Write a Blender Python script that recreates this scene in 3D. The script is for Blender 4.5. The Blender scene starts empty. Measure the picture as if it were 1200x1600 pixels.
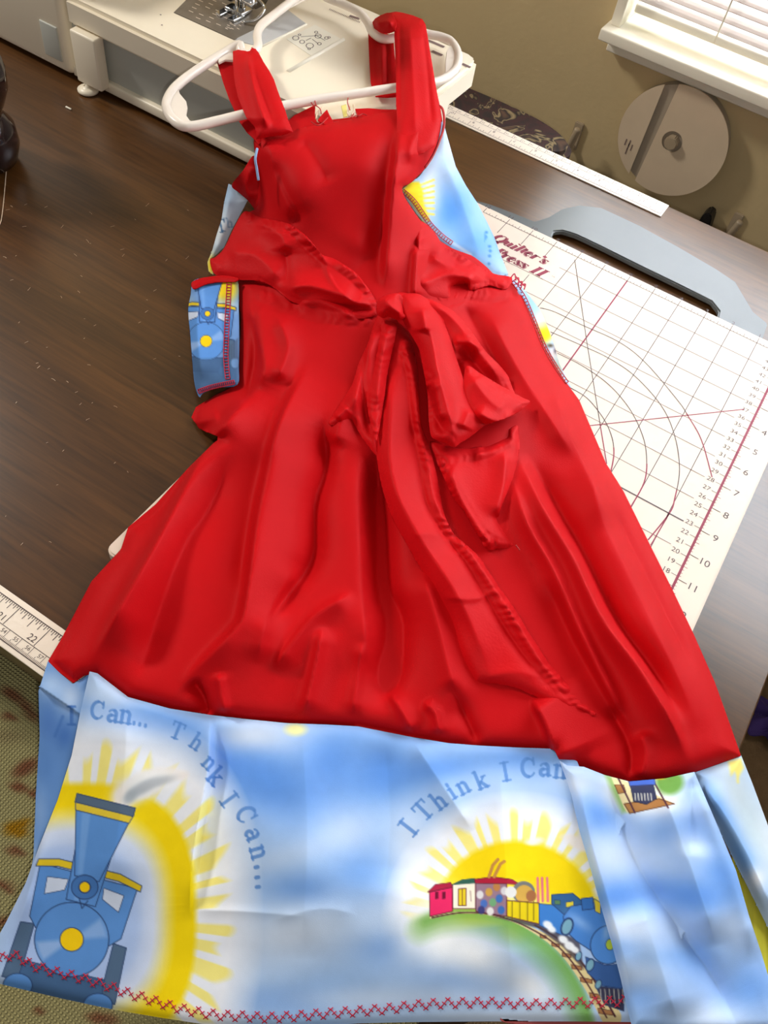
import bpy, bmesh, math, random
import numpy as np
from mathutils import Matrix, Vector
random.seed(7); rng = np.random.default_rng(7)
C = bpy.context.scene.collection
INCH = 0.0254

# ------------------------------------------------------------------ camera
CAM_R = np.array([[0.83801584, -0.49841748, 0.22205735],
                  [0.53167454, 0.65437807, -0.53769092],
                  [0.12268509, 0.56865575, 0.81337507]])
CAM_P = np.array([-0.06053224, -0.67891615, 0.49705619]); FPX = 1326.4621
cd = bpy.data.cameras.new('camera'); cam = bpy.data.objects.new('camera', cd); C.objects.link(cam)
M = Matrix.Identity(4)
for i in range(3):
    for j in range(3): M[i][j] = float(CAM_R[i, j])
    M[i][3] = float(CAM_P[i])
cam.matrix_world = M
cd.sensor_fit = 'VERTICAL'; cd.sensor_height = 24; cd.lens = FPX / 1600 * 24; cd.clip_start = .01
bpy.context.scene.camera = cam

# ------------------------------------------------------------------ light
w = bpy.data.worlds.new('world'); bpy.context.scene.world = w; w.use_nodes = True
w.node_tree.nodes['Background'].inputs[0].default_value = (1.0, .96, .89, 1)
w.node_tree.nodes['Background'].inputs[1].default_value = .24
def area(name, loc, target, size, power, col):
    l = bpy.data.lights.new(name, 'AREA'); l.shape = 'DISK'; l.size = size; l.energy = power; l.color = col
    o = bpy.data.objects.new(name, l); C.objects.link(o); o.location = loc
    d = Vector(target) - Vector(loc); o.rotation_euler = d.to_track_quat('-Z', 'Y').to_euler(); return o
# ceiling lamp of the room (behind and left of the camera), phone lamp beside the lens
area('ceiling_lamp', (-1.95, -.40, 1.32), (-.3, -.3, 0), .30, 23, (1, .94, .86))
area('phone_lamp', tuple(CAM_P + CAM_R @ np.array([.012, -.03, .01])), tuple(CAM_P + CAM_R @ np.array([.0, 0, -1.])), .012, .85, (1, .97, .93))
vs = bpy.context.scene.view_settings
vs.view_transform = 'Standard'; vs.look = 'None'; vs.exposure = 0.0; vs.gamma = 1; vs.use_curve_mapping = False

# ------------------------------------------------------------------ helpers
def s2l(c):
    c = np.asarray(c, float) / 255.0
    return np.where(c <= .04045, c / 12.92, ((c + .055) / 1.055) ** 2.4)
def P(px, py, z=0.0):
    """point of the place that lies at height z where the photograph shows pixel px, py"""
    px, py, z = np.broadcast_arrays(np.asarray(px, float), np.asarray(py, float), np.asarray(z, float))
    d = np.stack([(px - 600) / FPX, -(py - 800) / FPX, -np.ones_like(px)], -1) @ CAM_R.T
    t = (z - CAM_P[2]) / d[..., 2]
    return CAM_P + t[..., None] * d
def PY(px, py, yy):
    d = CAM_R @ np.array([(px - 600) / FPX, -(py - 800) / FPX, -1.0])
    return CAM_P + (yy - CAM_P[1]) / d[1] * d

def mat(name, col, rough=.6, var=.08, scale=30, bump=0, bscale=400, spec=.5, metal=0, attr=None, sheen=0, coat=0, alpha=None, trans=0, coord='Object', stretch=None):
    m = bpy.data.materials.new(name); m.use_nodes = True; nt = m.node_tree; N = nt.nodes; L = nt.links
    b = N['Principled BSDF']; tc = N.new('ShaderNodeTexCoord')
    b.inputs['Roughness'].default_value = rough; b.inputs['Specular IOR Level'].default_value = spec
    b.inputs['Metallic'].default_value = metal; b.inputs['Sheen Weight'].default_value = sheen; b.inputs['Coat Weight'].default_value = coat
    b.inputs['Transmission Weight'].default_value = trans
    mp = N.new('ShaderNodeMapping'); L.new(tc.outputs[coord], mp.inputs[0])
    if stretch: mp.inputs['Scale'].default_value = stretch
    no = N.new('ShaderNodeTexNoise'); no.inputs['Scale'].default_value = scale; no.inputs['Detail'].default_value = 4; L.new(mp.outputs[0], no.inputs[0])
    mr = N.new('ShaderNodeMapRange'); mr.inputs[1].default_value = .25; mr.inputs[2].default_value = .75
    mr.inputs[3].default_value = 1 - var; mr.inputs[4].default_value = 1 + var; L.new(no.outputs[0], mr.inputs[0])
    mx = N.new('ShaderNodeMix'); mx.data_type = 'RGBA'; mx.blend_type = 'MULTIPLY'; mx.inputs[0].default_value = 1
    if attr:
        at = N.new('ShaderNodeAttribute'); at.attribute_name = attr; L.new(at.outputs[0], mx.inputs[6])
    else: mx.inputs[6].default_value = (*col, 1)
    L.new(mr.outputs[0], mx.inputs[7]); L.new(mx.outputs[2], b.inputs['Base Color'])
    if bump:
        n2 = N.new('ShaderNodeTexNoise'); n2.inputs['Scale'].default_value = bscale; n2.inputs['Detail'].default_value = 3; L.new(tc.outputs[coord], n2.inputs[0])
        bp = N.new('ShaderNodeBump'); bp.inputs['Strength'].default_value = .6; bp.inputs['Distance'].default_value = bump
        L.new(n2.outputs[0], bp.inputs['Height']); L.new(bp.outputs[0], b.inputs['Normal'])
    return m
def S(*c): return tuple(s2l(c))

def mesh_obj(name, v, f, m, parent=None, smooth=False, **kw):
    me = bpy.data.meshes.new(name)
    v = np.asarray(v, float)
    if isinstance(f, np.ndarray) and f.ndim == 2:
        k = f.shape[1]; me.vertices.add(len(v)); me.vertices.foreach_set('co', v.astype(np.float32).ravel())
        me.loops.add(f.size); me.loops.foreach_set('vertex_index', f.astype(np.int32).ravel())
        me.polygons.add(len(f)); me.polygons.foreach_set('loop_start', np.arange(0, f.size, k, dtype=np.int32))
        me.update(calc_edges=True)
    else:
        me.from_pydata([tuple(map(float, q)) for q in v], [], [tuple(int(i) for i in q) for q in f]); me.update()
    me.materials.append(m)
    if smooth: me.polygons.foreach_set('use_smooth', np.ones(len(me.polygons), bool))
    o = bpy.data.objects.new(name, me); C.objects.link(o)
    if parent: o.parent = parent
    for k2, val in kw.items(): o[k2] = val
    return o
def thing(name, label, cat, loc=(0, 0, 0), group=None):
    o = bpy.data.objects.new(name, None); C.objects.link(o); o.location = (0, 0, 0); o.empty_display_size = .02
    o['label'] = label; o['category'] = cat
    if group: o['group'] = group
    return o
def box_bm(x0, x1, y0, y1, z0, z1, bev=.0, seg=3, rot=0):
    bm = bmesh.new(); bmesh.ops.create_cube(bm, size=1)
    for q in bm.verts: q.co = Vector((x0 + (q.co.x + .5) * (x1 - x0), y0 + (q.co.y + .5) * (y1 - y0), z0 + (q.co.z + .5) * (z1 - z0)))
    if bev: bmesh.ops.bevel(bm, geom=list(bm.edges), offset=bev, segments=seg, affect='EDGES', profile=.5)
    return bm
def bmo(name, bm, m, parent=None, smooth=False, **kw):
    me = bpy.data.meshes.new(name); bm.to_mesh(me); bm.free(); me.materials.append(m)
    if smooth:
        me.polygons.foreach_set('use_smooth', np.ones(len(me.polygons), bool))
        try: me.set_sharp_from_angle(angle=math.radians(50))
        except Exception: pass
    o = bpy.data.objects.new(name, me); C.objects.link(o)
    if parent: o.parent = parent
    for k2, val in kw.items(): o[k2] = val
    return o
def box(name, x0, x1, y0, y1, z0, z1, m, parent=None, bev=.001, **kw):
    return bmo(name, box_bm(x0, x1, y0, y1, z0, z1, bev), m, parent, smooth=True, **kw)
def catmull(pts, n=8, closed=False):
    p = np.asarray(pts, float); out = []
    k = len(p); rngk = range(k if closed else k - 1)
    for i in rngk:
        if closed: a, b, c, d = p[(i - 1) % k], p[i], p[(i + 1) % k], p[(i + 2) % k]
        else: a, b, c, d = p[max(i - 1, 0)], p[i], p[i + 1], p[min(i + 2, k - 1)]
        for t in np.linspace(0, 1, n, endpoint=False):
            out.append(.5 * ((2 * b) + (-a + c) * t + (2 * a - 5 * b + 4 * c - d) * t * t + (-a + 3 * b - 3 * c + d) * t ** 3))
    if not closed: out.append(p[-1])
    return np.array(out)
def tube_vf(path, r, seg=10, closed=False):
    p = np.asarray(path, float); n = len(p); r = np.broadcast_to(np.asarray(r, float), (n,))
    if closed: tg = np.roll(p, -1, 0) - np.roll(p, 1, 0)
    else: tg = np.gradient(p, axis=0)
    tg /= np.linalg.norm(tg, axis=1)[:, None] + 1e-12
    up = np.array([0, 0, 1.0]) if abs(tg[0][2]) < .9 else np.array([1.0, 0, 0])
    V = []; u = np.cross(tg[0], up)
    for i in range(n):
        u = u - tg[i] * np.dot(u, tg[i]); u /= np.linalg.norm(u) + 1e-12; v = np.cross(tg[i], u)
        for a in np.linspace(0, 2 * math.pi, seg, endpoint=False): V.append(p[i] + r[i] * (math.cos(a) * u + math.sin(a) * v))
    F = []
    for i in range(n if closed else n - 1):
        j = (i + 1) % n
        for a in range(seg):
            b = (a + 1) % seg; F.append((i * seg + a, i * seg + b, j * seg + b, j * seg + a))
    if not closed: F.append(tuple(range(seg))[::-1]); F.append(tuple((n - 1) * seg + a for a in range(seg)))
    return V, F
def tube(name, path, r, m, parent=None, seg=10, closed=False, **kw):
    v, f = tube_vf(path, r, seg, closed); return mesh_obj(name, v, f, m, parent, smooth=True, **kw)
def lathe(name, prof, cx, cy, m, parent=None, seg=40, z0=0, **kw):
    V = []; F = []
    for r, z in prof:
        for a in np.linspace(0, 2 * math.pi, seg, endpoint=False): V.append((cx + r * math.cos(a), cy + r * math.sin(a), z0 + z))
    for i in range(len(prof) - 1):
        for a in range(seg):
            b = (a + 1) % seg; F.append((i * seg + a, i * seg + b, (i + 1) * seg + b, (i + 1) * seg + a))
    F.append(tuple(range(seg))[::-1]); F.append(tuple((len(prof) - 1) * seg + a for a in range(seg)))
    return mesh_obj(name, V, F, m, parent, smooth=True, **kw)
def prism(name, pts2, z0, z1, m, parent=None, bev=0, axis='z', **kw):
    """extrude a 2-D outline; axis z: pts are x, y; axis y: pts are x, z and z0, z1 are y"""
    bm = bmesh.new()
    vs_ = [bm.verts.new((a, b, z0) if axis == 'z' else (a, z0, b)) for a, b in pts2]
    f = bm.faces.new(vs_); r = bmesh.ops.extrude_face_region(bm, geom=[f])
    d = Vector((0, 0, z1 - z0)) if axis == 'z' else Vector((0, z1 - z0, 0))
    bmesh.ops.translate(bm, verts=[g for g in r['geom'] if isinstance(g, bmesh.types.BMVert)], vec=d)
    bmesh.ops.recalc_face_normals(bm, faces=bm.faces)
    if bev: bmesh.ops.bevel(bm, geom=[e for e in bm.edges if e.calc_face_angle(0) > .6], offset=bev, segments=2, affect='EDGES')
    return bmo(name, bm, m, parent, smooth=True, **kw)

# flat printed marks: ribbons collected into one mesh
class Ink:
    def __init__(s): s.v = []; s.f = []
    def line(s, a, b, w, z):
        w = w * 1.45
        a = np.asarray(a[:2], float); b = np.asarray(b[:2], float); d = b - a; L_ = np.linalg.norm(d)
        if L_ < 1e-9: return
        n = np.array([-d[1], d[0]]) / L_ * w / 2; k = len(s.v)
        for q in (a - n, b - n, b + n, a + n): s.v.append((q[0], q[1], z))
        s.f.append((k, k + 1, k + 2, k + 3))
    def poly(s, pts, w, z):
        for a, b in zip(pts[:-1], pts[1:]): s.line(a, b, w, z)
    def glyph2d(s, gv, gf, fn, z):
        k = len(s.v)
        for q in gv:
            x, y = fn(q[0], q[1]); s.v.append((x, y, z))
        for f in gf: s.f.append(tuple(i + k for i in f))
    def build(s, name, m, parent=None, **kw): return mesh_obj(name, s.v, s.f, m, parent, **kw)
_tc = {}
def bfont(txt):
    if txt in _tc: return _tc[txt]
    cu = bpy.data.curves.new('t', 'FONT'); cu.body = txt; cu.size = 1; cu.resolution_u = 3; cu.align_x = 'CENTER'; cu.align_y = 'CENTER'
    o = bpy.data.objects.new('t', cu); C.objects.link(o); bpy.context.view_layer.update()
    me = o.evaluated_get(bpy.context.evaluated_depsgraph_get()).to_mesh()
    r = ([tuple(q.co[:2]) for q in me.vertices], [tuple(f.vertices) for f in me.polygons])
    o.to_mesh_clear(); bpy.data.objects.remove(o); bpy.data.curves.remove(cu); _tc[txt] = r; return r
def put_text(ink, txt, x, y, size, ang, z, shear=0):
    gv, gf = bfont(txt); c, s_ = math.cos(ang), math.sin(ang)
    ink.glyph2d(gv, gf, lambda a, b: (x + size * (c * (a + shear * b) - s_ * b), y + size * (s_ * (a + shear * b) + c * b)), z)

# slab-serif stroke letters: (bold?, points)
def arc(cx, cy, rx, ry, a0, a1, n=14):
    return [(cx + rx * math.cos(math.radians(a)), cy + ry * math.sin(math.radians(a))) for a in np.linspace(a0, a1, n)]
G = {
 'I': (.55, [(1, [(.27, 0), (.27, 1)]), (0, [(.05, 0), (.49, 0)]), (0, [(.05, 1), (.49, 1)])]),
 'T': (.82, [(1, [(.4, 0), (.4, 1)]), (0, [(.2, 0), (.6, 0)]), (0, [(.03, 1), (.77, 1)]), (0, [(.04, 1), (.04, .76)]), (0, [(.76, 1), (.76, .76)])]),
 'h': (.72, [(1, [(.15, 0), (.15, 1)]), (0, [(.02, 1), (.15, 1)]), (0, arc(.33, .4, .18, .22, 180, 60)), (1, arc(.36, .42, .16, .2, 80, 0) + [(.52, 0)]), (0, [(.02, 0), (.28, 0)]), (0, [(.4, 0), (.65, 0)])]),
 'n': (.72, [(1, [(.15, 0), (.15, .62)]), (0, [(.02, .62), (.15, .62)]), (0, arc(.33, .4, .18, .22, 180, 60)), (1, arc(.36, .42, .16, .2, 80, 0) + [(.52, 0)]), (0, [(.02, 0), (.28, 0)]), (0, [(.4, 0), (.65, 0)])]),
 'i': (.4, [(1, [(.2, 0), (.2, .62)]), (0, [(.06, .62), (.2, .62)]), (0, [(.05, 0), (.35, 0)]), (1, [(.2, .82), (.2, .93)])]),
 'l': (.4, [(1, [(.2, 0), (.2, 1)]), (0, [(.06, 1), (.2, 1)]), (0, [(.05, 0), (.35, 0)])]),
 'k': (.7, [(1, [(.15, 0), (.15, 1)]), (0, [(.02, 1), (.15, 1)]), (0, [(.17, .22), (.52, .6)]), (1, [(.28, .36), (.54, 0)]), (0, [(.02, 0), (.28, 0)]), (0, [(.4, 0), (.66, 0)]), (0, [(.4, .62), (.62, .62)])]),
 'C': (.84, [(1, arc(.42, .5, .34, .47, 95, 265)), (0, arc(.42, .5, .34, .47, 45, 95)), (0, arc(.42, .5, .34, .47, 265, 320)), (0, [(.7, .64), (.7, .98)])]),
 'a': (.66, [(0, arc(.28, .42, .2, .2, 150, 60)), (1, arc(.27, .42, .2, .2, 60, 0) + [(.47, .02)]), (0, [(.47, .02), (.6, .02)]), (1, arc(.25, .18, .17, .16, 100, 260)), (0, [(.23, .34), (.46, .34)]), (0, [(.25, .02), (.46, .12)])]),
 '.': (.3, [(1, [(.12, .0), (.12, .1)])]),
 'Q': (.95, [(1, arc(.42, .5, .34, .48, 120, 240)), (1, arc(.46, .5, .34, .48, -60, 60)), (0, arc(.44, .5, .36, .49, 60, 120)), (0, arc(.44, .5, .36, .49, 240, 300)), (1, [(.45, .08), (.6, -.12), (.8, -.1)])]),
 'u': (.72, [(1, [(.15, .62), (.15, .15)]), (0, arc(.31, .17, .16, .16, 180, 300)), (1, [(.5, .62), (.5, .02)]), (0, [(.02, .62), (.15, .62)]), (0, [(.5, .02), (.64, .02)]), (0, [(.38, .62), (.5, .62)])]),
 't': (.44, [(1, [(.18, .82), (.18, .12)]), (0, [(.03, .62), (.36, .62)]), (0, [(.18, .06), (.36, .06)])]),
 'e': (.62, [(1, arc(.3, .31, .22, .3, 70, 290)), (0, [(.1, .34), (.52, .34)]), (0, arc(.3, .31, .22, .3, 0, 70)), (0, arc(.3, .31, .22, .3, 290, 330))]),
 'r': (.54, [(1, [(.15, 0), (.15, .62)]), (0, [(.02, .62), (.15, .62)]), (0, arc(.32, .42, .17, .18, 180, 90)), (1, [(.4, .6), (.42, .52)]), (0, [(.02, 0), (.3, 0)])]),
 's': (.54, [(0, arc(.27, .47, .17, .14, 20, 120)), (1, arc(.27, .46, .17, .14, 120, 230) + arc(.25, .17, .17, .14, 50, -60)), (0, arc(.25, .16, .17, .14, -60, -170)), (0, [(.44, .45), (.44, .62)]), (0, [(.08, .02), (.08, .2)])]),
 'P': (.72, [(1, [(.18, 0), (.18, 1)]), (0, [(.02, 0), (.38, 0)]), (0, [(.02, 1), (.4, 1)]), (1, arc(.4, .74, .2, .24, 70, -70)), (0, [(.18, .5), (.42, .5)])]),
 "'": (.26, [(1, [(.14, 1), (.1, .76)])]),
 ' ': (.4, []),
}

# ------------------------------------------------------------------ painted prints (flat colour only)
class Canvas:
    def __init__(s, x0, y0, x1, y1, sc, bg):
        s.x0, s.y0, s.sc = x0, y0, sc; s.w = int((x1 - x0) * sc); s.h = int((y1 - y0) * sc)
        s.a = np.empty((s.h, s.w, 3)); s.a[:] = bg
        s.X = x0 + (np.arange(s.w) + .5) / sc; s.Y = y0 + (np.arange(s.h) + .5) / sc
        s.XX, s.YY = np.meshgrid(s.X, s.Y)
    def sub(s, xa, ya, xb, yb):
        i0 = max(0, int((ya - s.y0) * s.sc)); i1 = min(s.h, int((yb - s.y0) * s.sc) + 1)
        j0 = max(0, int((xa - s.x0) * s.sc)); j1 = min(s.w, int((xb - s.x0) * s.sc) + 1)
        return (slice(i0, i1), slice(j0, j1))
    def mixin(s, sl, col, a):
        s.a[sl] = s.a[sl] * (1 - a[..., None]) + np.asarray(col, float) * a[..., None]
    def blob(s, cx, cy, rx, ry, col, al=1, ang=0, p=1.0):
        R = max(rx, ry) * 2.4; sl = s.sub(cx - R, cy - R, cx + R, cy + R); x = s.XX[sl] - cx; y = s.YY[sl] - cy
        c, d = math.cos(math.radians(ang)), math.sin(math.radians(ang)); u = (x * c + y * d) / rx; v = (-x * d + y * c) / ry
        s.mixin(sl, col, al * np.exp(-(u * u + v * v) ** p))
    def ell(s, cx, cy, rx, ry, col, al=1, soft=1.0, ang=0):
        R = max(rx, ry) * 1.1 + 4 + soft * 2; sl = s.sub(cx - R, cy - R, cx + R, cy + R); x = s.XX[sl] - cx; y = s.YY[sl] - cy
        c, d = math.cos(math.radians(ang)), math.sin(math.radians(ang)); u = (x * c + y * d) / rx; v = (-x * d + y * c) / ry
        r = (np.sqrt(u * u + v * v) - 1) * min(rx, ry); s.mixin(sl, col, al * np.clip(.5 - r / soft, 0, 1))
    def poly(s, pts, col, al=1, soft=1.0, outline=None, ow=1.4):
        p = np.asarray(pts, float); m = soft + 2; sl = s.sub(p[:, 0].min() - m, p[:, 1].min() - m, p[:, 0].max() + m, p[:, 1].max() + m)
        x = s.XX[sl]; y = s.YY[sl]; ins, d = pip(x, y, p)
        sd = np.where(ins, -d, d); s.mixin(sl, col, al * np.clip(.5 - sd / soft, 0, 1))
        if outline is not None: s.mixin(sl, outline, np.clip(.5 + ow / 2 - d, 0, 1))
    def stroke(s, pts, wd, col, al=1, soft=1.0):
        p = np.asarray(pts, float); m = wd + soft + 2; sl = s.sub(p[:, 0].min() - m, p[:, 1].min() - m, p[:, 0].max() + m, p[:, 1].max() + m)
        d = segdist(s.XX[sl], s.YY[sl], p); s.mixin(sl, col, al * np.clip(.5 + (wd / 2 - d) / soft, 0, 1))
    def glyph(s, ch, x, y, size, deg, col, al=.75, wb=.17, wt=.1, shear=0):
        a = math.radians(deg); c, d = math.cos(a), math.sin(a)
        for bold, pts in G[ch][1]:
            q = [(x + size * (c * (u + shear * v) + d * v), y + size * (d * (u + shear * v) - c * v)) for u, v in pts]
            s.stroke(q, size * (wb if bold else wt), col, al)
    def sample(s, px, py):
        u = np.clip((px - s.x0) * s.sc - .5, 0, s.w - 1.001); v = np.clip((py - s.y0) * s.sc - .5, 0, s.h - 1.001)
        i = v.astype(int); j = u.astype(int); fu = (u - j)[..., None]; fv = (v - i)[..., None]; a = s.a
        return s2l(a[i, j] * (1 - fu) * (1 - fv) + a[i, j + 1] * fu * (1 - fv) + a[i + 1, j] * (1 - fu) * fv + a[i + 1, j + 1] * fu * fv)
def segdist(x, y, p):
    d = np.full(x.shape, 1e9)
    for (ax, ay), (bx, by) in zip(p[:-1], p[1:]):
        vx, vy = bx - ax, by - ay; l2 = vx * vx + vy * vy + 1e-12
        t = np.clip(((x - ax) * vx + (y - ay) * vy) / l2, 0, 1); d = np.minimum(d, np.hypot(x - ax - t * vx, y - ay - t * vy))
    return d
def pip(x, y, p):
    q = np.roll(p, -1, 0); ins = np.zeros(x.shape, bool)
    for (ax, ay), (bx, by) in zip(p, q):
        if ay == by: continue
        c = ((ay > y) != (by > y)); ins ^= c & (x < (bx - ax) * (y - ay) / (by - ay) + ax)
    return ins, segdist(x, y, np.vstack([p, p[:1]]))

# ------------------------------------------------------------------ cloth: height fields over the table, with folds
TABLE_FRONT, TABLE_BACK, TABLE_RIGHT = -.577, .155, .085
CP = np.array([(447,205,.092),(560,182,.094),(622,172,.096),(690,185,.095),(402,215,.09),(572,243,.096),(500,225,.094),(640,250,.088),(690,260,.07),
 (400,290,.055),(388,330,.036),(450,300,.074),(520,300,.078),(600,300,.078),(660,330,.06),(730,330,.036),(770,400,.026),(560,370,.058),(480,380,.048),
 (620,380,.054),(350,400,.02),(330,430,.014),(440,450,.032),(540,450,.042),(600,470,.044),(680,460,.038),(785,435,.027),(300,440,.014),(300,610,.010),
 (370,520,.024),(450,560,.032),(600,600,.036),(750,560,.034),(860,560,.022),(900,620,.020),(310,670,.009),(350,680,.02),(500,700,.033),(650,750,.034),
 (800,750,.032),(940,720,.020),(1050,922,.020),(240,790,.012),(190,850,.020),(300,850,.026),(600,900,.030),(850,900,.030),(1000,1000,.027),(1120,1070,.018),
 (97,996,.010),(75,1033,.008),(180,1000,.020),(300,1050,.022),(500,1100,.020),(700,1100,.022),(900,1150,.023),(1158,1180,.014),(63,1100,-.004),
 (30,1350,-.034),(0,1540,-.052),(150,1560,-.042),(330,1600,-.028),(60,1200,-.018),(150,1300,-.014),(300,1300,.002),(400,1450,-.008),(520,1590,-.014),
 (700,1590,.0),(900,1600,.01),(1200,1400,.0),(1200,1600,-.002),(1050,1400,.014),(-60,1640,-.065),(1300,1640,-.012),(700,1350,.016),(900,1350,.02),
 (500,1250,.014),(150,1130,.008),(1185,1270,.004),(600,1430,.013),(487,1350,.014),(700,1500,.012),(380,1270,.013),(265,1196,.009),(800,1560,.009)], float)
def _k(r2): return np.sqrt(r2 + 50.0 ** 2)
_A = _k((CP[:, None, 0] - CP[None, :, 0]) ** 2 + (CP[:, None, 1] - CP[None, :, 1]) ** 2) + np.eye(len(CP)) * -1.5
_n = len(CP); _B = np.zeros((_n + 1, _n + 1)); _B[:_n, :_n] = _A; _B[:_n, _n] = 1; _B[_n, :_n] = 1
_W = np.linalg.solve(_B, np.append(CP[:, 2], 0))
def base(px, py):
    z = np.full(px.shape, _W[-1])
    for (cx, cy, _), wt in zip(CP, _W[:-1]): z = z + wt * _k((px - cx) ** 2 + (py - cy) ** 2)
    return z
def fold_field(px, py, folds):
    z = np.zeros(px.shape)
    for pts, amp, wl, wr in folds:
        p = catmull(pts, 5) if len(pts) > 2 else np.asarray(pts, float)
        L_ = np.concatenate([[0], np.cumsum(np.hypot(*np.diff(p, axis=0).T))]); tot = L_[-1]
        best = np.full(px.shape, 1e9); sgn = np.zeros(px.shape); tt = np.zeros(px.shape)
        for i in range(len(p) - 1):
            ax, ay = p[i]; bx, by = p[i + 1]; vx, vy = bx - ax, by - ay; l2 = vx * vx + vy * vy + 1e-9
            t = np.clip(((px - ax) * vx + (py - ay) * vy) / l2, 0, 1); d = np.hypot(px - ax - t * vx, py - ay - t * vy)
            cr = vx * (py - ay) - vy * (px - ax)   # >0: image-left of a downward path
            m_ = d < best; best = np.where(m_, d, best); sgn = np.where(m_, np.sign(cr), sgn); tt = np.where(m_, (L_[i] + t * math.sqrt(l2)) / tot, tt)
        wd = np.where(sgn > 0, wl, wr); env = np.clip(np.minimum(tt, 1 - tt) * 5, 0.0, 1); env = env * env * (3 - 2 * env)
        z += 1.65 * amp * env * np.exp(-(best / wd) ** 1.3)
    return z
def clamp_z(px, py, z, lift):
    for _ in range(2):
        w_ = P(px, py, z)
        over_table = (w_[..., 1] > TABLE_FRONT - .006) & (w_[..., 0] < TABLE_RIGHT + .004)
        lo = np.where(over_table, .0035, -.0985)
        mt = (w_[..., 0] > -.338) & (w_[..., 0] < .036) & (w_[..., 1] > -.50) & (w_[..., 1] < .02)
        lo = np.where(mt, .0125, lo)
        bed = (w_[..., 0] < -.382) & (w_[..., 1] > -.104) & (w_[..., 1] < .12)
        lo = np.where(bed, .088, lo) + lift
        z = np.maximum(z, lo)
    return z
def wrinkle(px, py, amp, seed=0, sc=1.0):
    r = np.random.default_rng(seed); z = np.zeros(px.shape)
    for i in range(14):
        a = r.uniform(0, math.pi); k = r.uniform(.02, .07) * sc; ph = r.uniform(0, 6.28)
        z += np.sin((px * math.cos(a) + py * math.sin(a)) * k + ph + 1.5 * np.sin((px * math.sin(a) - py * math.cos(a)) * k * .6 + ph)) / 14
    return z * amp * 2
def pucker_field(px, py, puckers):
    """small gathers where a seam draws the cloth together"""
    z = np.zeros(px.shape)
    for pts, wd, amp, lam in puckers:
        p = catmull(pts, 5); L_ = np.concatenate([[0], np.cumsum(np.hypot(*np.diff(p, axis=0).T))])
        best = np.full(px.shape, 1e9); tt = np.zeros(px.shape)
        for i in range(len(p) - 1):
            ax, ay = p[i]; vx, vy = p[i + 1] - p[i]; l2 = vx * vx + vy * vy + 1e-9
            t = np.clip(((px - ax) * vx + (py - ay) * vy) / l2, 0, 1); d = np.hypot(px - ax - t * vx, py - ay - t * vy)
            m_ = d < best; best = np.where(m_, d, best); tt = np.where(m_, L_[i] + t * math.sqrt(l2), tt)
        w1 = np.sin(tt * 2 * math.pi / lam + 2.1 * np.sin(tt * .11) + best * .25) * (.6 + .4 * np.sin(tt * .043 + 1))
        z += amp * w1 * np.exp(-(best / wd) ** 2) - amp * .8 * np.exp(-((best - wd * .9) / (wd * .25)) ** 2)
    return z
ZF = {}
def cloth(name, poly, m, parent, off=0.0, folds=(), edge=(.004, 10), step=4.0, canvas=None, smooth_poly=True, wr=.0006, thick=.0007, zfun=None, seed=1, drop_sides=None, puckers=(), **kw):
    p = np.asarray(poly, float)
    if smooth_poly: p = catmull(p, 4, closed=True)
    def zf(px, py, e=True):
        z = (zfun(px, py) if zfun else base(px, py)) + off + fold_field(px, py, folds) + wrinkle(px, py, wr, seed) + pucker_field(px, py, puckers)
        if e and edge[0]:
            q = np.vstack([p, p[:1]]) if drop_sides is None else np.asarray(drop_sides, float)
            z = z - edge[0] * np.exp(-(segdist(px, py, q) / edge[1]) ** 1.3)
        return clamp_z(px, py, z, max(0, min(off, .012)) if not zfun else 0)
    ZF[name] = zf
    x0, y0 = p.min(0) - step; x1, y1 = p.max(0) + step
    gx = np.arange(x0, x1 + step, step); gy = np.arange(y0, y1 + step, step); X, Y = np.meshgrid(gx, gy)
    ins, d = pip(X, Y, p); cell = ins[:-1, :-1] | ins[1:, :-1] | ins[:-1, 1:] | ins[1:, 1:]
    idx = np.arange(X.size).reshape(X.shape); f = np.stack([idx[:-1, :-1][cell], idx[1:, :-1][cell], idx[1:, 1:][cell], idx[:-1, 1:][cell]], 1)
    used = np.unique(f); out = used[~ins.ravel()[used]]; xf = X.ravel().copy(); yf = Y.ravel().copy()
    q = np.vstack([p, p[:1]]); bd = np.full(len(out), 1e9); bx_ = xf[out].copy(); by_ = yf[out].copy(); ox, oy = xf[out], yf[out]
    for (ax, ay), (cx, cy) in zip(q[:-1], q[1:]):
        vx, vy = cx - ax, cy - ay; l2 = vx * vx + vy * vy + 1e-12; t = np.clip(((ox - ax) * vx + (oy - ay) * vy) / l2, 0, 1)
        dx, dy = ax + t * vx, ay + t * vy; dd = np.hypot(ox - dx, oy - dy); m_ = dd < bd
        bd = np.where(m_, dd, bd); bx_ = np.where(m_, dx, bx_); by_ = np.where(m_, dy, by_)
    xf[out] = bx_; yf[out] = by_
    rm = np.full(X.size, -1); rm[used] = np.arange(len(used)); f = rm[f]; ux, uy = xf[used], yf[used]
    v = P(ux, uy, zf(ux, uy))
    o = mesh_obj(name, v, f, m, parent, smooth=True, **kw)
    if canvas is not None:
        at = o.data.color_attributes.new('print', 'FLOAT_COLOR', 'POINT')
        col = np.ones((len(ux), 4)); col[:, :3] = canvas.sample(ux, uy); at.data.foreach_set('color', col.astype(np.float32).ravel())
    if thick:
        md = o.modifiers.new('thickness', 'SOLIDIFY'); md.thickness = thick; md.offset = -1
    return o
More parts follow.
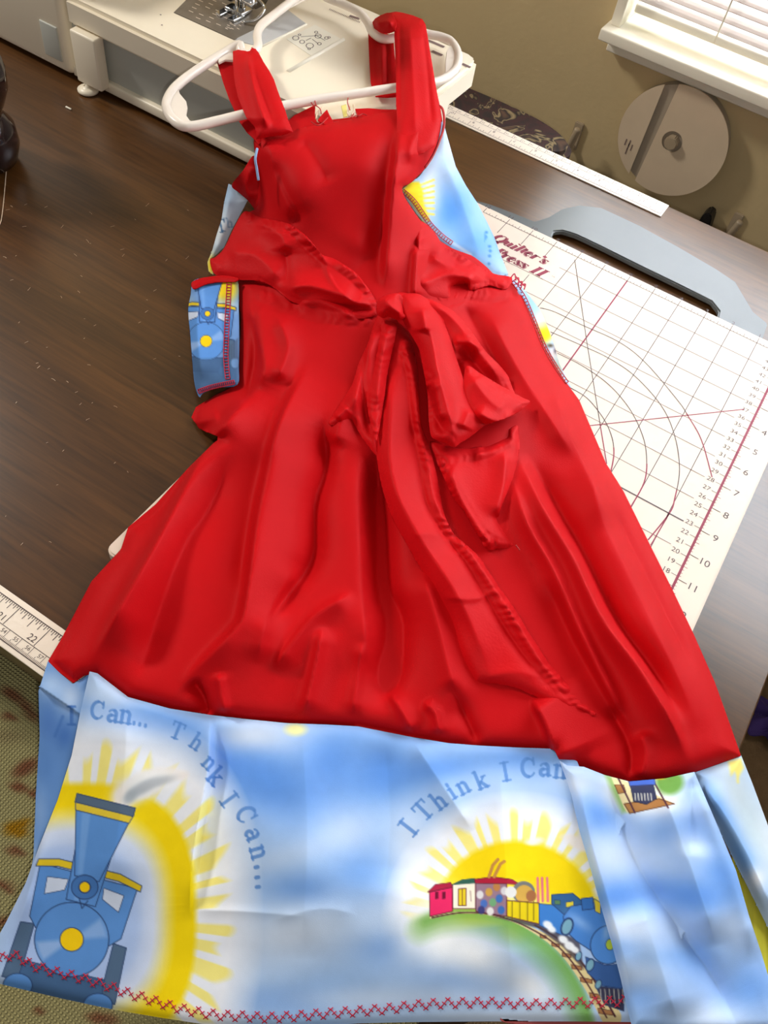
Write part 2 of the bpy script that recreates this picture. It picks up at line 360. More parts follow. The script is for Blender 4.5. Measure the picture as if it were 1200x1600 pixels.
def surface_strokes(name, strokes, zf, width, m, parent, lift=.0006, **kw):
    """short raised thread stitches following a cloth surface"""
    V = []; F = []
    for pts in strokes:
        p = np.asarray(pts, float); z = zf(p[:, 0], p[:, 1]) + lift; wp = P(p[:, 0], p[:, 1], z)
        v, f = tube_vf(wp, width, 5); k = len(V); V += list(v); F += [tuple(i + k for i in q) for q in f]
    return mesh_obj(name, V, F, m, parent, smooth=True, **kw)

# ------------------------------------------------------------------ materials
def wood_mat(name, dark, light, rough, spec):
    m = bpy.data.materials.new(name); m.use_nodes = True; nt = m.node_tree; N = nt.nodes; L = nt.links; b = N['Principled BSDF']
    tc = N.new('ShaderNodeTexCoord'); mp = N.new('ShaderNodeMapping'); mp.inputs['Scale'].default_value = (5, 95, 5); L.new(tc.outputs['Object'], mp.inputs[0])
    n1 = N.new('ShaderNodeTexNoise'); n1.inputs['Scale'].default_value = 3.2; n1.inputs['Detail'].default_value = 8; n1.inputs['Distortion'].default_value = .5; L.new(mp.outputs[0], n1.inputs[0])
    mp2 = N.new('ShaderNodeMapping'); mp2.inputs['Scale'].default_value = (3, 14, 3); L.new(tc.outputs['Object'], mp2.inputs[0])
    n2 = N.new('ShaderNodeTexNoise'); n2.inputs['Scale'].default_value = 1.6; n2.inputs['Detail'].default_value = 5; n2.inputs['Distortion'].default_value = 1.2; L.new(mp2.outputs[0], n2.inputs[0])
    ad = N.new('ShaderNodeMath'); ad.operation = 'ADD'; L.new(n1.outputs[0], ad.inputs[0]); L.new(n2.outputs[0], ad.inputs[1])
    cr = N.new('ShaderNodeValToRGB'); L.new(ad.outputs[0], cr.inputs[0])
    mr = N.new('ShaderNodeMapRange'); mr.inputs[1].default_value = .75; mr.inputs[2].default_value = 1.25; L.new(ad.outputs[0], mr.inputs[0]); L.new(mr.outputs[0], cr.inputs[0])
    cr.color_ramp.elements[0].color = (*dark, 1); cr.color_ramp.elements[1].color = (*light, 1)
    L.new(cr.outputs[0], b.inputs['Base Color']); b.inputs['Roughness'].default_value = rough; b.inputs['Specular IOR Level'].default_value = spec
    bp = N.new('ShaderNodeBump'); bp.inputs['Distance'].default_value = .00004; bp.inputs['Strength'].default_value = .5; L.new(n1.outputs[0], bp.inputs['Height']); L.new(bp.outputs[0], b.inputs['Normal'])
    return m
M_wood = wood_mat('dark_wood_laminate', S(60, 35, 11), S(90, 56, 23), .29, .72)
M_woodleg = wood_mat('dark_wood_frame', S(48, 28, 16), S(66, 40, 22), .5, .4)
M_red = mat('red_cotton', S(192, 9, 17), .6, .05, 14, .0002, 1500, .09, sheen=0)
M_red2 = mat('red_sash_cotton', S(199, 11, 19), .58, .05, 20, .0003, 600, .10, sheen=0)
M_print = mat('printed_cotton', (1, 1, 1), .8, .03, 120, .0001, 2500, .12, attr='print')
M_thread = mat('crimson_thread', S(190, 20, 60), .6, .1, 300)
M_redthread = mat('red_thread', S(175, 25, 25), .6, .1, 300)
M_lthread = mat('pale_thread', S(225, 200, 170), .6, .1, 300)
M_white = mat('cream_white_plastic', S(246, 235, 212), .38, .02, 20, 0, spec=.5)
M_hang = mat('white_hanger_plastic', S(244, 232, 218), .3, .02, 20, spec=.5, coat=.3)
M_grayint = mat('pale_grey_plastic', S(186, 188, 180), .5, .03, 20)
M_silver = mat('brushed_steel', S(150, 150, 150), .3, .06, 60, metal=1)
M_plate = mat('light_steel_plate', S(198, 200, 202), .3, .05, 60, metal=.15)
M_darkplate = mat('dark_steel_plate', S(126, 118, 108), .32, .16, 90, metal=.3)
M_chrome = mat('polished_chrome', S(215, 215, 215), .1, .04, 60, metal=1)
M_black = mat('black_plastic', S(28, 26, 26), .4, .05)
M_mat = mat('cream_mat_board', S(228, 208, 190), .5, .015, 12, spec=.4)
M_matunder = mat('ivory_press_fabric', S(232, 214, 178), .75, .03, 60, .0002, 900)
M_ink = mat('dark_grey_ink', S(78, 62, 62), .6, .05)
M_inkline = mat('fine_grey_ink', S(128, 106, 102), .6, .05)
M_inkred = mat('burgundy_ink', S(142, 34, 62), .6, .05)
M_handle = mat('grey_handle_plastic', S(92, 97, 98), .32, .04, 25, spec=.5)
M_ruler = mat('white_ruler_laminate', S(240, 226, 208), .4, .02, 20, spec=.5)
M_wall = mat('tan_wall_paint', S(206, 184, 140), .85, .03, 8, .0006, 180, .2)
M_trim = mat('white_trim_paint', S(246, 240, 222), .4, .02, 8)
M_card = mat('pale_cardboard', S(224, 202, 172), .85, .03, 40)
M_cardgrey = mat('grey_ribbon_core', S(176, 162, 142), .7, .05, 40)
M_glassdark = mat('dark_brown_glass', S(40, 26, 26), .12, .2, 20, spec=.6, coat=.5)
M_floor = mat('brown_carpet', S(118, 94, 66), .95, .12, 60, .004, 300, .1)
M_hook = mat('clear_plastic_hook', S(176, 158, 132), .25, .03, 20)
M_purple = mat('purple_cloth', S(62, 40, 110), .8, .1, 40, .001, 300)
M_seat = mat('woven_tapestry', (1, 1, 1), .9, .06, 500, 0, attr='print', spec=.1)
def tweak_weave(m):
    nt = m.node_tree; N = nt.nodes; L = nt.links; b = N['Principled BSDF']; tc = N.new('ShaderNodeTexCoord')
    outs = []
    for ax in ('X', 'Y'):
        wv = N.new('ShaderNodeTexWave'); wv.bands_direction = ax; wv.inputs['Scale'].default_value = 130; wv.inputs['Distortion'].default_value = .6; wv.inputs['Detail'].default_value = 1
        wv.inputs['Detail Scale'].default_value = 1.0
        L.new(tc.outputs['Object'], wv.inputs[0]); outs.append(wv.outputs['Fac'])
    mu = N.new('ShaderNodeMath'); mu.operation = 'MULTIPLY'; L.new(outs[0], mu.inputs[0]); L.new(outs[1], mu.inputs[1])
    bp = N.new('ShaderNodeBump'); bp.inputs['Distance'].default_value = .0015; L.new(mu.outputs[0], bp.inputs['Height']); L.new(bp.outputs[0], b.inputs['Normal'])
    mr = N.new('ShaderNodeMapRange'); mr.inputs[3].default_value = .55; mr.inputs[4].default_value = 1.25; L.new(mu.outputs[0], mr.inputs[0])
    old = b.inputs['Base Color'].links[0].from_socket; mx = N.new('ShaderNodeMix'); mx.data_type = 'RGBA'; mx.blend_type = 'MULTIPLY'; mx.inputs[0].default_value = 1
    L.new(old, mx.inputs[6]); L.new(mr.outputs[0], mx.inputs[7]); L.new(mx.outputs[2], b.inputs['Base Color'])
tweak_weave(M_seat)
def paisley_mat():
    m = bpy.data.materials.new('dark_paisley_fabric'); m.use_nodes = True; nt = m.node_tree; N = nt.nodes; L = nt.links; b = N['Principled BSDF']
    tc = N.new('ShaderNodeTexCoord'); no = N.new('ShaderNodeTexNoise'); no.inputs['Scale'].default_value = 17; no.inputs['Distortion'].default_value = 3.0; L.new(tc.outputs['Object'], no.inputs[0])
    cr = N.new('ShaderNodeValToRGB'); L.new(no.outputs[0], cr.inputs[0]); e = cr.color_ramp.elements
    e[0].position = .3; e[0].color = (*S(42, 34, 30), 1); e[1].position = .48; e[1].color = (*S(64, 34, 32), 1)
    for p_, c_ in ((.5, (30, 24, 22)), (.55, (150, 130, 92)), (.585, (34, 28, 26)), (.66, (92, 66, 48))):
        k = e.new(p_); k.color = (*S(*c_), 1)
    L.new(cr.outputs[0], b.inputs['Base Color']); b.inputs['Roughness'].default_value = .85; return m
M_paisley = paisley_mat()
def lit(name, col, strength):
    m = bpy.data.materials.new(name); m.use_nodes = True; b = m.node_tree.nodes['Principled BSDF']
    b.inputs['Base Color'].default_value = (*col, 1); b.inputs['Emission Color'].default_value = (*col, 1); b.inputs['Emission Strength'].default_value = strength; return m
M_day = lit('daylit_window_pane', (.84, .92, 1.0), 7.5)
M_slat = mat('white_blind_slat', S(240, 228, 222), .45, .02, 20)
_b = M_slat.node_tree.nodes['Principled BSDF']; _b.inputs['Transmission Weight'].default_value = 0
_b.inputs['Subsurface Weight'].default_value = 0

# ------------------------------------------------------------------ setting
WY = .36
def st(o): o['kind'] = 'structure'; return o
WX0, WX1, WZ0, WZ1 = -.330, .75, .053, .95
for nm, (a, b, c, d) in {'wall_back': (-2.2, WX0, -.76, 1.7), 'wall_back.001': (WX1, 1.6, -.76, 1.7), 'wall_back.002': (WX0, WX1, -.76, WZ0), 'wall_back.003': (WX0, WX1, WZ1, 1.7)}.items():
    st(box(nm, a, b, WY, WY + .1, c, d, M_wall, bev=0))
st(box('floor', -2.2, 1.6, -2.2, WY, -.8, -.76, M_floor, bev=0))
win = bpy.data.objects.new('window_1', None); C.objects.link(win); win['kind'] = 'structure'
box('sill', WX0 - .012, WX1 + .02, WY - .031, WY + .075, WZ0 - .010, WZ0 + .003, M_trim, win, bev=.002)
box('apron', WX0 - .004, WX1 + .01, WY - .012, WY, WZ0 - .026, WZ0 - .010, M_trim, win, bev=.002)
box('side_casing', WX0 - .008, WX0 + .004, WY - .014, WY + .075, WZ0 + .003, WZ1, M_trim, win, bev=.0015)
box('side_casing', WX1 - .004, WX1 + .008, WY - .014, WY + .075, WZ0 + .003, WZ1, M_trim, win, bev=.0015)
box('head_casing', WX0, WX1, WY - .014, WY + .075, WZ1 - .004, WZ1 + .01, M_trim, win, bev=.0015)
box('bottom_sash_rail', WX0 + .004, WX1 - .004, WY + .05, WY + .075, WZ0 + .003, WZ0 + .06, M_trim, win, bev=.001)
box('window_pane', WX0 + .004, WX1 - .004, WY + .085, WY + .09, WZ0 + .06, WZ1 - .004, M_day, win, bev=0)
bl = thing('window_blind', 'white horizontal slat blind hanging in the bright window, top right', 'blind')
box('bottom_rail', WX0 + .010, WX1 - .010, WY + .000, WY + .016, WZ0 + .018, WZ0 + .027, M_trim, bl, bev=.002)
slat_me = None
zs = WZ0 + .0345
k = 0
while zs < WZ1 - .02:
    if slat_me is None:
        prof = [(-.0040, -.0046), (-.0022, -.0021), (0, .0003), (.0022, .0023), (.0040, .0036)]
        V = []; F = []
        for t in (0, 1):
            x = WX0 + .010 + t * (WX1 - WX0 - .020)
            for (a, b) in prof: V.append((x, a, b + .0004))
            for (a, b) in prof[::-1]: V.append((x, a, b - .0004))
        n_ = 10
        for i in range(n_): F.append((i, (i + 1) % n_, n_ + (i + 1) % n_, n_ + i))
        F += [tuple(range(n_))[::-1], tuple(range(n_, 2 * n_))]
        so = mesh_obj('slat', V, F, M_slat, bl); slat_me = so.data
    else:
        so = bpy.data.objects.new('slat', slat_me); C.objects.link(so); so.parent = bl
    so.location = (0, WY + .008, zs); zs += .0112; k += 1
for x in (-.222, -.03, .2, .45):
    tube('ladder_cord', [(x, WY + .0005, WZ0 + .02), (x, WY + .0005, WZ1 - .01)], .0009, M_trim, bl, 6)
    tube('ladder_cord', [(x, WY + .0155, WZ0 + .02), (x, WY + .0155, WZ1 - .01)], .0009, M_trim, bl, 6)
box('head_rail', WX0 + .008, WX1 - .008, WY, WY + .02, WZ1 - .022, WZ1 - .005, M_trim, bl, bev=.002)

# ------------------------------------------------------------------ work table
tb = thing('work_table', 'dark wood laminate craft table with white measuring strips along its edges', 'table')
box('tabletop', -1.25, TABLE_RIGHT, TABLE_FRONT, TABLE_BACK, -.026, 0, M_wood, tb, bev=.0015)
for x in (-1.2, .02):
    for y in (TABLE_FRONT + .05, TABLE_BACK - .08):
        box('leg', x, x + .045, y, y + .045, -.76, -.026, M_woodleg, tb, bev=.003)
box('apron_rail', -1.18, .04, TABLE_FRONT + .06, TABLE_FRONT + .078, -.10, -.026, M_woodleg, tb, bev=.002)
box('apron_rail', -1.18, .04, TABLE_BACK - .07, TABLE_BACK - .052, -.10, -.026, M_woodleg, tb, bev=.002)
fr = box('measuring_strip', -.88, .05, -.5785, -.5485, 0, .0012, M_ruler, tb, bev=.0004)
ink = Ink(); z = .00135
X0 = -.8737
ink.line((-.874, -.5525), (.05, -.5525), .0004, z)
for k in range(0, 36 * 16):
    x = X0 + k * INCH / 16
    if x > .05: break
    ln = .0145 if k % 16 == 0 else .0075 if k % 8 == 0 else .0055 if k % 4 == 0 else .0035 if k % 2 == 0 else .002
    ink.line((x, -.5525), (x, -.5525 - ln), .00035, z)
for k in range(12, 36): put_text(ink, str(k), X0 + k * INCH - .0045, -.5640, .0062, 0, z)
ink.line((-.874, -.5675), (.05, -.5675), .0003, z); ink.line((-.874, -.5752), (.05, -.5752), .0004, z)
for k in range(0, 923):
    x = X0 + k * .001
    ln = .0077 if k % 10 == 0 else .0035 if k % 5 == 0 else .0022
    ink.line((x, -.5752), (x, -.5752 + ln), .00022, z)
for k in range(30, 92): put_text(ink, str(k), X0 + k * .01 - .0028, -.5702, .0038, 0, z)
ink.build('strip_markings', M_ink, fr)
bkst = box('measuring_strip', -.95, -.166, .1305, .1548, 0, .0012, M_ruler, tb, bev=.0004)
ink = Ink()
XB = -.1682
ink.line((-.95, .1335), (XB, .1335), .0003, z); ink.line((-.95, .1468), (XB, .1468), .0003, z)
for k in range(0, 30 * 16):
    x = XB - k * INCH / 16
    if x < -.95: break
    ln = .0095 if k % 16 == 0 else .006 if k % 8 == 0 else .0042 if k % 4 == 0 else .0025 if k % 2 == 0 else .0015
    ink.line((x, .1335), (x, .1335 + ln), .0003, z)
for k in range(1, 30): put_text(ink, str(k), XB - k * INCH + .0035, .1430, .0058, math.pi, z)
for k in range(1, 77):
    x = XB - k * .01; ink.line((x, .1538), (x, .1468), .0003, z); put_text(ink, str(k), x + .003, .1502, .0036, math.pi, z)
ink.build('strip_markings', M_inkline, bkst)

# ------------------------------------------------------------------ cutting mat
phi = .00971; cf, sf = math.cos(phi), math.sin(phi)
def MU(u, v): x, y = -u * INCH, -v * INCH; return (cf * x - sf * y, sf * x + cf * y)
cm = thing('cutting_mat', 'large cream quilting mat with printed grid, numbers and burgundy lettering under the dress', 'cutting mat')
def rrect(u0, v0, u1, v1, r, n=6):
    out = []
    for (cu, cv, a0) in ((u0 + r, v0 + r, 180), (u1 - r, v0 + r, 270), (u1 - r, v1 - r, 0), (u0 + r, v1 - r, 90)):
        for a in np.linspace(a0, a0 + 90, n): out.append(MU(cu + r * math.cos(math.radians(a)), cv + r * math.sin(math.radians(a))))
    return out
prism('board', rrect(-.95, -.42, 12.95, 19.35, .25), .0012, .0105, M_mat, cm, bev=.0014)
prism('press_side', rrect(-.90, -.38, 12.9, 19.3, .25), 0, .0022, M_matunder, cm)
za = .01062
g1, g2, g3 = Ink(), Ink(), Ink()     # grey, fine grey, burgundy
MPt = lambda u, v: MU(u, v)
g1.line(MPt(0, 0), MPt(12, 0), .0004, za)
for k in range(0, 97):
    u = k / 8; ln = .18 if k % 4 == 0 else .1 if k % 2 == 0 else .06
    g1.line(MPt(u, 0), MPt(u, -ln), .0003, za)
for k in range(0, 13):
    g1.line(MPt(k, 0), MPt(k, -.3), .0004, za)
    x, y = MPt(k + .02, -.42); put_text(g1, str(k), x, y, .0068, phi, za)
for k in range(1, 12):
    (g3 if k == 6 else g1).line(MPt(k, 0 if k not in (8,) else .0), MPt(k, 18), .0009 if k == 6 else .0004, za) if k < 9 else (g1.line(MPt(k, 0), MPt(k, .75), .0004, za), g1.line(MPt(k, 2.1), MPt(k, 18), .0004, za))
for v in range(1, 18):
    st_, w_ = (.65, .0004); u1 = 8.3 if v == 1 else 12
    if v == 9: g1.line(MPt(.52, 9), MPt(12, 9), .0009, za)
    else: g2.line(MPt(.55 if v > 3 else .5, v), MPt(u1, v), .0004, za)
g3.line(MPt(0, 0), MPt(0, 18), .0013, za)
for k in range(0, 18 * 8 + 1):
    v = k / 8; ln = .12 if k % 8 == 0 else .09 if k % 4 == 0 else .05
    g3.line(MPt(0, v), MPt(-ln * 1.6, v), .0003, za)
for k in range(0, 46):
    v = 18 - k / 2.54
    if v < 0: continue
    g1.line(MPt(.02, v), MPt(.2, v), .0003, za)
    if 1 < k < 45:
        x, y = MPt(.36, v); put_text(g1, str(k), x, y, .0062, phi, za)
for k in range(1, 18):
    g1.line(MPt(-.05, k), MPt(-.3, k), .0004, za)
    x, y = MPt(-.48, k + .02); put_text(g1, str(k), x, y, .0088, phi, za)
def pxy(pts): return [tuple(P(700 + a / 2.4, 300 + b / 2.4, .0105)[:2]) for a, b in pts]
for arcp in ([(345, 435), (400, 450), (500, 498), (640, 562), (740, 640), (860, 780), (900, 840), (950, 930), (990, 1070)],
             [(385, 525), (500, 575), (600, 622), (700, 690), (800, 802), (850, 915), (868, 1040), (850, 1150), (830, 1205), (750, 1305)],
             [(410, 605), (500, 650), (600, 720), (680, 812), (730, 915), (745, 1005), (735, 1090), (683, 1185)],
             [(450, 730), (520, 772), (580, 845), (613, 915), (622, 980), (611, 1048)]):
    q = catmull(pxy(arcp), 6); n2 = int(len(q) * .75)
    g1.poly(q[:n2], .0005, za + .00003); g3.poly(q[n2 - 1:], .0007, za + .00003)
g3.poly(pxy([(525, 877), (1110, 815)]), .0006, za + .00003)
g1.poly(pxy([(475, 255), (520, 560), (570, 870)]), .0005, za + .00003); g3.poly(pxy([(570, 870), (595, 1020)]), .0006, za + .00003)
g3.poly(pxy([(830, 1205), (760, 1325)]), .0006, za + .00003)
# lettering, bold sheared serif
def mat_word(ink_, txt, u, v, size, shear=.38, adv=1.0, wb=.20, wt=.06):
    x = 0
    for ch in txt:
        for bold, pts in G[ch][1]:
            w2 = []
            for a, b in pts:
                w2.append(MPt(u - size * (x + a + shear * b), v - size * b))
            ink_.poly(w2, size * INCH * (wb if bold else wt), za + .00004)
        x += G[ch][0] * adv
    return x
mat_word(g3, "Quilter's", 11.02, 1.22, .46, adv=.98)
mat_word(g3, "Cut'n Press II", 12.15, 1.93, .46, adv=.98)
for i in range(3): x, y = MPt(8.3 - i * .07, 1.62); put_text(g2, 'TM '[i], x, y, .002, phi, za)
x, y = MPt(8.65, 2.0); put_text(g2, '15 x 21', x, y, .0028, phi, za)
g1.build('printed_grid', M_ink, cm); g2.build('printed_fine_lines', M_inkline, cm); g3.build('printed_burgundy_marks', M_inkred, cm, label='burgundy printed lettering and ruler lines')
hp = [(742,312),(765,318),(800,331),(835,345),(858,338),(880,325),(905,320),(940,324),(1000,352),(1060,385),(1120,420),(1150,440),(1163,462),(1178,487),(1200,505),(1190,535),(1130,506),(1121,498),(1124,485),(1112,470),(1060,444),(1000,415),(940,385),(900,366),(880,360),(866,361),(863,368),(870,384),(830,366),(760,335),(738,326)]
hq = [tuple(P(a, b, .0075)[:2]) for a, b in hp]
prism('carry_handle', hq, .0018, .0075, M_handle, cm, bev=.0012, label='grey plastic carry handle with long slot')

# ------------------------------------------------------------------ sewing machine
sm = thing('sewing_machine', 'cream white sewing machine with flat extension bed behind the dress, at the table back', 'sewing machine')
BX0, BX1, BY0, BY1, BT, BB = -.738, -.386, -.089, .112, .0845, .058
box('base', -1.02, -.47, -.080, .09, .006, .056, M_grayint, sm, bev=.004, label='pale grey lower housing under the bed')
box('base_rail', -.745, -.42, -.086, -.076, .0035, .014, M_white, sm, bev=.002)
box('body', -1.04, BX0 - .004, -.090, .10, .0035, .17, M_white, sm, bev=.008)
box('side_recess', -.775, -.752, -.0915, -.088, .016, .05, M_grayint, sm, bev=.001)
box('column', -1.04, -.90, -.085, .10, .165, .34, M_white, sm, bev=.015)
box('arm', -1.04, -.56, -.05, .075, .27, .37, M_white, sm, bev=.02)
box('needle_head', -.66, -.56, -.05, .07, .19, .30, M_white, sm, bev=.015)
hd = [(BX0, BY0), (BX1 - .012, BY0), (BX1 - .003, BY0 + .004), (BX1, BY0 + .014), (BX1, BY1 - .014), (BX1 - .004, BY1 - .004), (BX1 - .014, BY1), (BX0, BY1)]
prism('extension_bed', hd, BB, BT, M_white, sm, bev=.004)
ft = box('bed_leg', -.728, -.696, -.097, -.084, .009, BB + .002, M_white, sm, bev=.002)
lathe('foot_screw', [(.0085, 0), (.0105, .0015), (.0105, .0035), (.006, .005), (.0025, .006), (.0025, .012)], -.718, -.094, M_white, ft, 24, label='round white screw foot')
box('bed_leg', -.43, -.405, -.075, -.05, .002, BB, M_white, sm, bev=.002)
box('bed_leg', -.43, -.405, .07, .095, .002, BB, M_white, sm, bev=.002)
def quad_prism(name, pxs, z0, z1, m, parent, bev=.0004, **kw): return prism(name, [tuple(P(a, b, z1)[:2]) for a, b in pxs], z0, z1, m, parent, bev, **kw)
npl = quad_prism('needle_plate', [(271, 19), (366, 62), (413, 39), (460, 0), (340, -45), (310, -20)], BT - .001, BT + .0006, M_darkplate, sm, label='dark engraved steel needle plate')
quad_prism('bobbin_cover_plate', [(367, 63), (408, 73), (479, 37), (430, 0), (405, 20)], BT - .001, BT + .0005, M_plate, sm, label='lighter steel slide plate')
ink = Ink()
for i in range(5):
    for j in range(6):
        a = 290 + i * 16 + j * 5; b = 22 + i * 5 - j * 5.5
        if (i * 3 + j) % 5: q1, q2 = P(a, b, BT + .0007), P(a + 7, b + 3, BT + .0007); ink.line(q1, q2, .0006, BT + .0008)
for k in range(9):
    q1, q2 = P(352 + k * 3, 45 - (k % 3) * 5, BT), P(356 + k * 3, 47 - (k % 3) * 5, BT); ink.line(q1, q2, .0006, BT + .0008)
ink.build('plate_markings', M_ruler, npl)
quad_prism('plate_slot', [(385, 8), (400, 14), (415, 6), (425, -10), (400, -14)], BT - .0005, BT + .001, M_black, sm, label='black feed dog slot')
f0 = P(372, 20, BT + .001)
pf = box('presser_foot', f0[0] - .012, f0[0] + .009, f0[1] - .006, f0[1] + .012, BT + .0012, BT + .005, M_chrome, sm, bev=.001, label='chrome presser foot')
f1 = f0
prism('foot_toe', [(f1[0] + .002, f1[1] - .020), (f1[0] + .009, f1[1] - .018), (f1[0] + .010, f1[1] - .002), (f1[0] + .002, f1[1] - .002)], BT + .001, BT + .0032, M_chrome, pf, bev=.0006)
prism('foot_toe', [(f1[0] - .013, f1[1] - .018), (f1[0] - .006, f1[1] - .020), (f1[0] - .006, f1[1] - .002), (f1[0] - .013, f1[1] - .002)], BT + .001, BT + .0032, M_chrome, pf, bev=.0006)
box('foot_lever', f0[0] - .026, f0[0] - .010, f0[1] + .002, f0[1] + .010, BT + .006, BT + .022, M_black, pf, bev=.002)
tube('foot_clip', catmull([(f0[0] + .016, f0[1] - .012, BT + .002), (f0[0] + .026, f0[1] - .006, BT + .006), (f0[0] + .026, f0[1] + .008, BT + .012), (f0[0] + .012, f0[1] + .012, BT + .016)], 6), .0014, M_chrome, pf, 8)
tube('presser_bar', [(f0[0], f0[1] + .006, BT + .004), (f0[0], f0[1] + .006, .2)], .0042, M_chrome, sm, 16)
tube('clamp_screw', [(f0[0] - .004, f0[1], BT + .018), (f0[0] + .022, f0[1] - .004, BT + .018)], .0045, M_chrome, sm, 14)
tube('needle_bar', [(f0[0] + .004, f0[1] - .008, BT + .03), (f0[0] + .004, f0[1] - .008, .2)], .003, M_chrome, sm, 12)
tube('needle', [(f0[0] + .004, f0[1] - .008, BT + .001), (f0[0] + .004, f0[1] - .008, BT + .03)], .0008, M_chrome, sm, 8)
stk = quad_prism('thread_guide_sticker', [(447, 61), (490, 90), (536, 62), (492, 38)], BT - .001, BT + .0003, M_trim, sm)
ink = Ink(); zz = BT + .0004
for (a, b, r) in ((462, 60, 5), (472, 66, 4), (484, 72, 6), (497, 57, 5), (510, 60, 3), (499, 69, 3), (494, 51, 2.5), (514, 59, 2), (483, 77, 2), (468, 55, 2)):
    q = [P(a + r * math.cos(t), b + r * .7 * math.sin(t), BT) for t in np.linspace(0, 6.28, 9)]; ink.poly(q, .0005, zz)
for a, b, c, d in ((470, 58, 500, 56), (488, 62, 496, 68), (492, 55, 508, 64), (478, 64, 486, 60)): ink.line(P(a, b, BT), P(c, d, BT), .0005, zz)
ink.build('sticker_diagram', M_ink, stk)
def pxbar(name, a, b, r, m, parent, z=BT): return tube(name, [P(*a, z), P(*b, z)], r, m, parent, 8)
pxbar('bed_ridge', (450, 112), (537, 62), .0019, M_trim, sm)
pxbar('bed_ridge', (409, 73), (479, 38), .0010, M_trim, sm)
ink = Ink()
for a, b, c, d in ((668, 63, 694, 74), (675, 80, 691, 87), (722, 100, 735, 106), (546, 25, 562, 30)): ink.line(P(a, b, BT), P(c, d, BT), .0028, BT + .0003)
for i in range(22): ink.line(P(516 + i * 2.2, 14 + i * .95, BT), P(514.5 + i * 2.2, 16 + i * .95, BT), .0005, BT + .0003)
for a, b in ((250, 23), (252, 39)): ink.line(P(a, b, BT), P(a + 2, b + 1, BT), .001, BT + .0003)
ink.build('bed_ruler_print', M_inkline, sm, kind='stuff')

# ------------------------------------------------------------------ things at back and wall
th = thing('ironing_board', 'ironing board with dark paisley cover standing behind the table beside the sewing machine', 'ironing board')
nose = catmull([(-.46, .192), (-.40, .190), (-.345, .193), (-.315, .203), (-.303, .218), (-.305, .236), (-.325, .252), (-.36, .262), (-.41, .264), (-.46, .262)], 5)
pad = [(-1.35, .186)] + [tuple(q) for q in nose] + [(-1.35, .268)]
prism('padded_cover', pad, -.052, -.030, M_paisley, th, bev=.006)
prism('metal_deck', [(x * .985 - .008, .228 + (y - .228) * .85) for x, y in pad], -.062, -.050, M_silver, th)
for x in (-1.2, -.62):
    tube('leg', [(x, .20, -.75), (x + .45, .20, -.06)], .008, M_silver, th, 8); tube('leg', [(x + .45, .255, -.75), (x, .255, -.06)], .008, M_silver, th, 8)
rl = thing('ribbon_reel', 'round pale cardboard ribbon reel hanging on the tan wall below the window', 'reel')
rc = PY(1050, 221, .345); RR = .0665
def disc_pts(r, a0=0, a1=360, n=64): return [(rc[0] + r * math.cos(math.radians(a)), rc[2] + r * math.sin(math.radians(a))) for a in np.linspace(a0, a1, n, endpoint=(a1 - a0) < 360)]
prism('ribbon_core', disc_pts(RR * .97), .346, .358, M_cardgrey, rl, axis='y', label='grey ribbon seen between the cardboard faces')
e1, e2 = PY(1062, 131, .345), PY(986, 288, .345); g1_, g2_ = PY(1040, 131, .345), PY(970, 280, .345)
def ang(p_): return math.degrees(math.atan2(p_[2] - rc[2], p_[0] - rc[0]))
hub_r = .0125; hc = (rc[0] + .0005, rc[2] + .001)
a1_, a2_ = ang(e1), ang(e2)
big = disc_pts(RR, a2_ if a2_ < a1_ else a2_ - 360, a1_, 50)
hole = [(hc[0] + hub_r * math.cos(t), hc[1] + hub_r * math.sin(t)) for t in np.linspace(0, 2 * math.pi, 28, endpoint=False)]
def ring_plate(name, outer, inner, y0, y1, m, parent, **kw):
    from mathutils.geometry import tessellate_polygon
    pts = [Vector((a, b, 0)) for a, b in outer]; inn = [Vector((a, b, 0)) for a, b in inner]
    tris = tessellate_polygon([pts, inn]); allp = outer + inner; n = len(allp)
    V = [(a, y0, b) for a, b in allp] + [(a, y1, b) for a, b in allp]; F = [tuple(t) for t in tris] + [tuple(i + n for i in t[::-1]) for t in tris]
    for s0, ln in ((0, len(outer)), (len(outer), len(inner))):
        for i in range(ln): j = (i + 1) % ln; F.append((s0 + i, s0 + j, n + s0 + j, n + s0 + i))
    o = mesh_obj(name, V, F, m, parent, **kw)
    b_ = bmesh.new(); b_.from_mesh(o.data); bmesh.ops.recalc_face_normals(b_, faces=b_.faces); b_.to_mesh(o.data); b_.free(); return o
ring_plate('cardboard_face', big, hole, .3425, .3440, M_card, rl)
b1, b2 = ang(g1_), ang(g2_)
if b2 < 0: b2 += 360
small = disc_pts(RR, b1, b2, 30)
pl_ = prism('cardboard_label', small, .3425, .3440, M_card, rl, axis='y')
lathe_pts = [(hc[0] + .0085 * math.cos(t), hc[1] + .0085 * math.sin(t)) for t in np.linspace(.3, 6.58, 7, endpoint=False)]
prism('hub', lathe_pts, .336, .359, M_hook, rl, axis='y', bev=.001)
V = []; F = []
for i, (a, b) in enumerate(((978, 222), (982, 229), (979, 236), (984, 224), (987, 231))):
    q = PY(a, b, .3422); k = len(V); V += [(q[0] - .001, .3421, q[2] - .004), (q[0] + .0003, .3421, q[2] - .004), (q[0] + .0003, .3421, q[2] + .004), (q[0] - .001, .3421, q[2] + .004)]; F.append((k, k + 1, k + 2, k + 3))
mesh_obj('printed_marks', V, F, M_inkline, pl_)
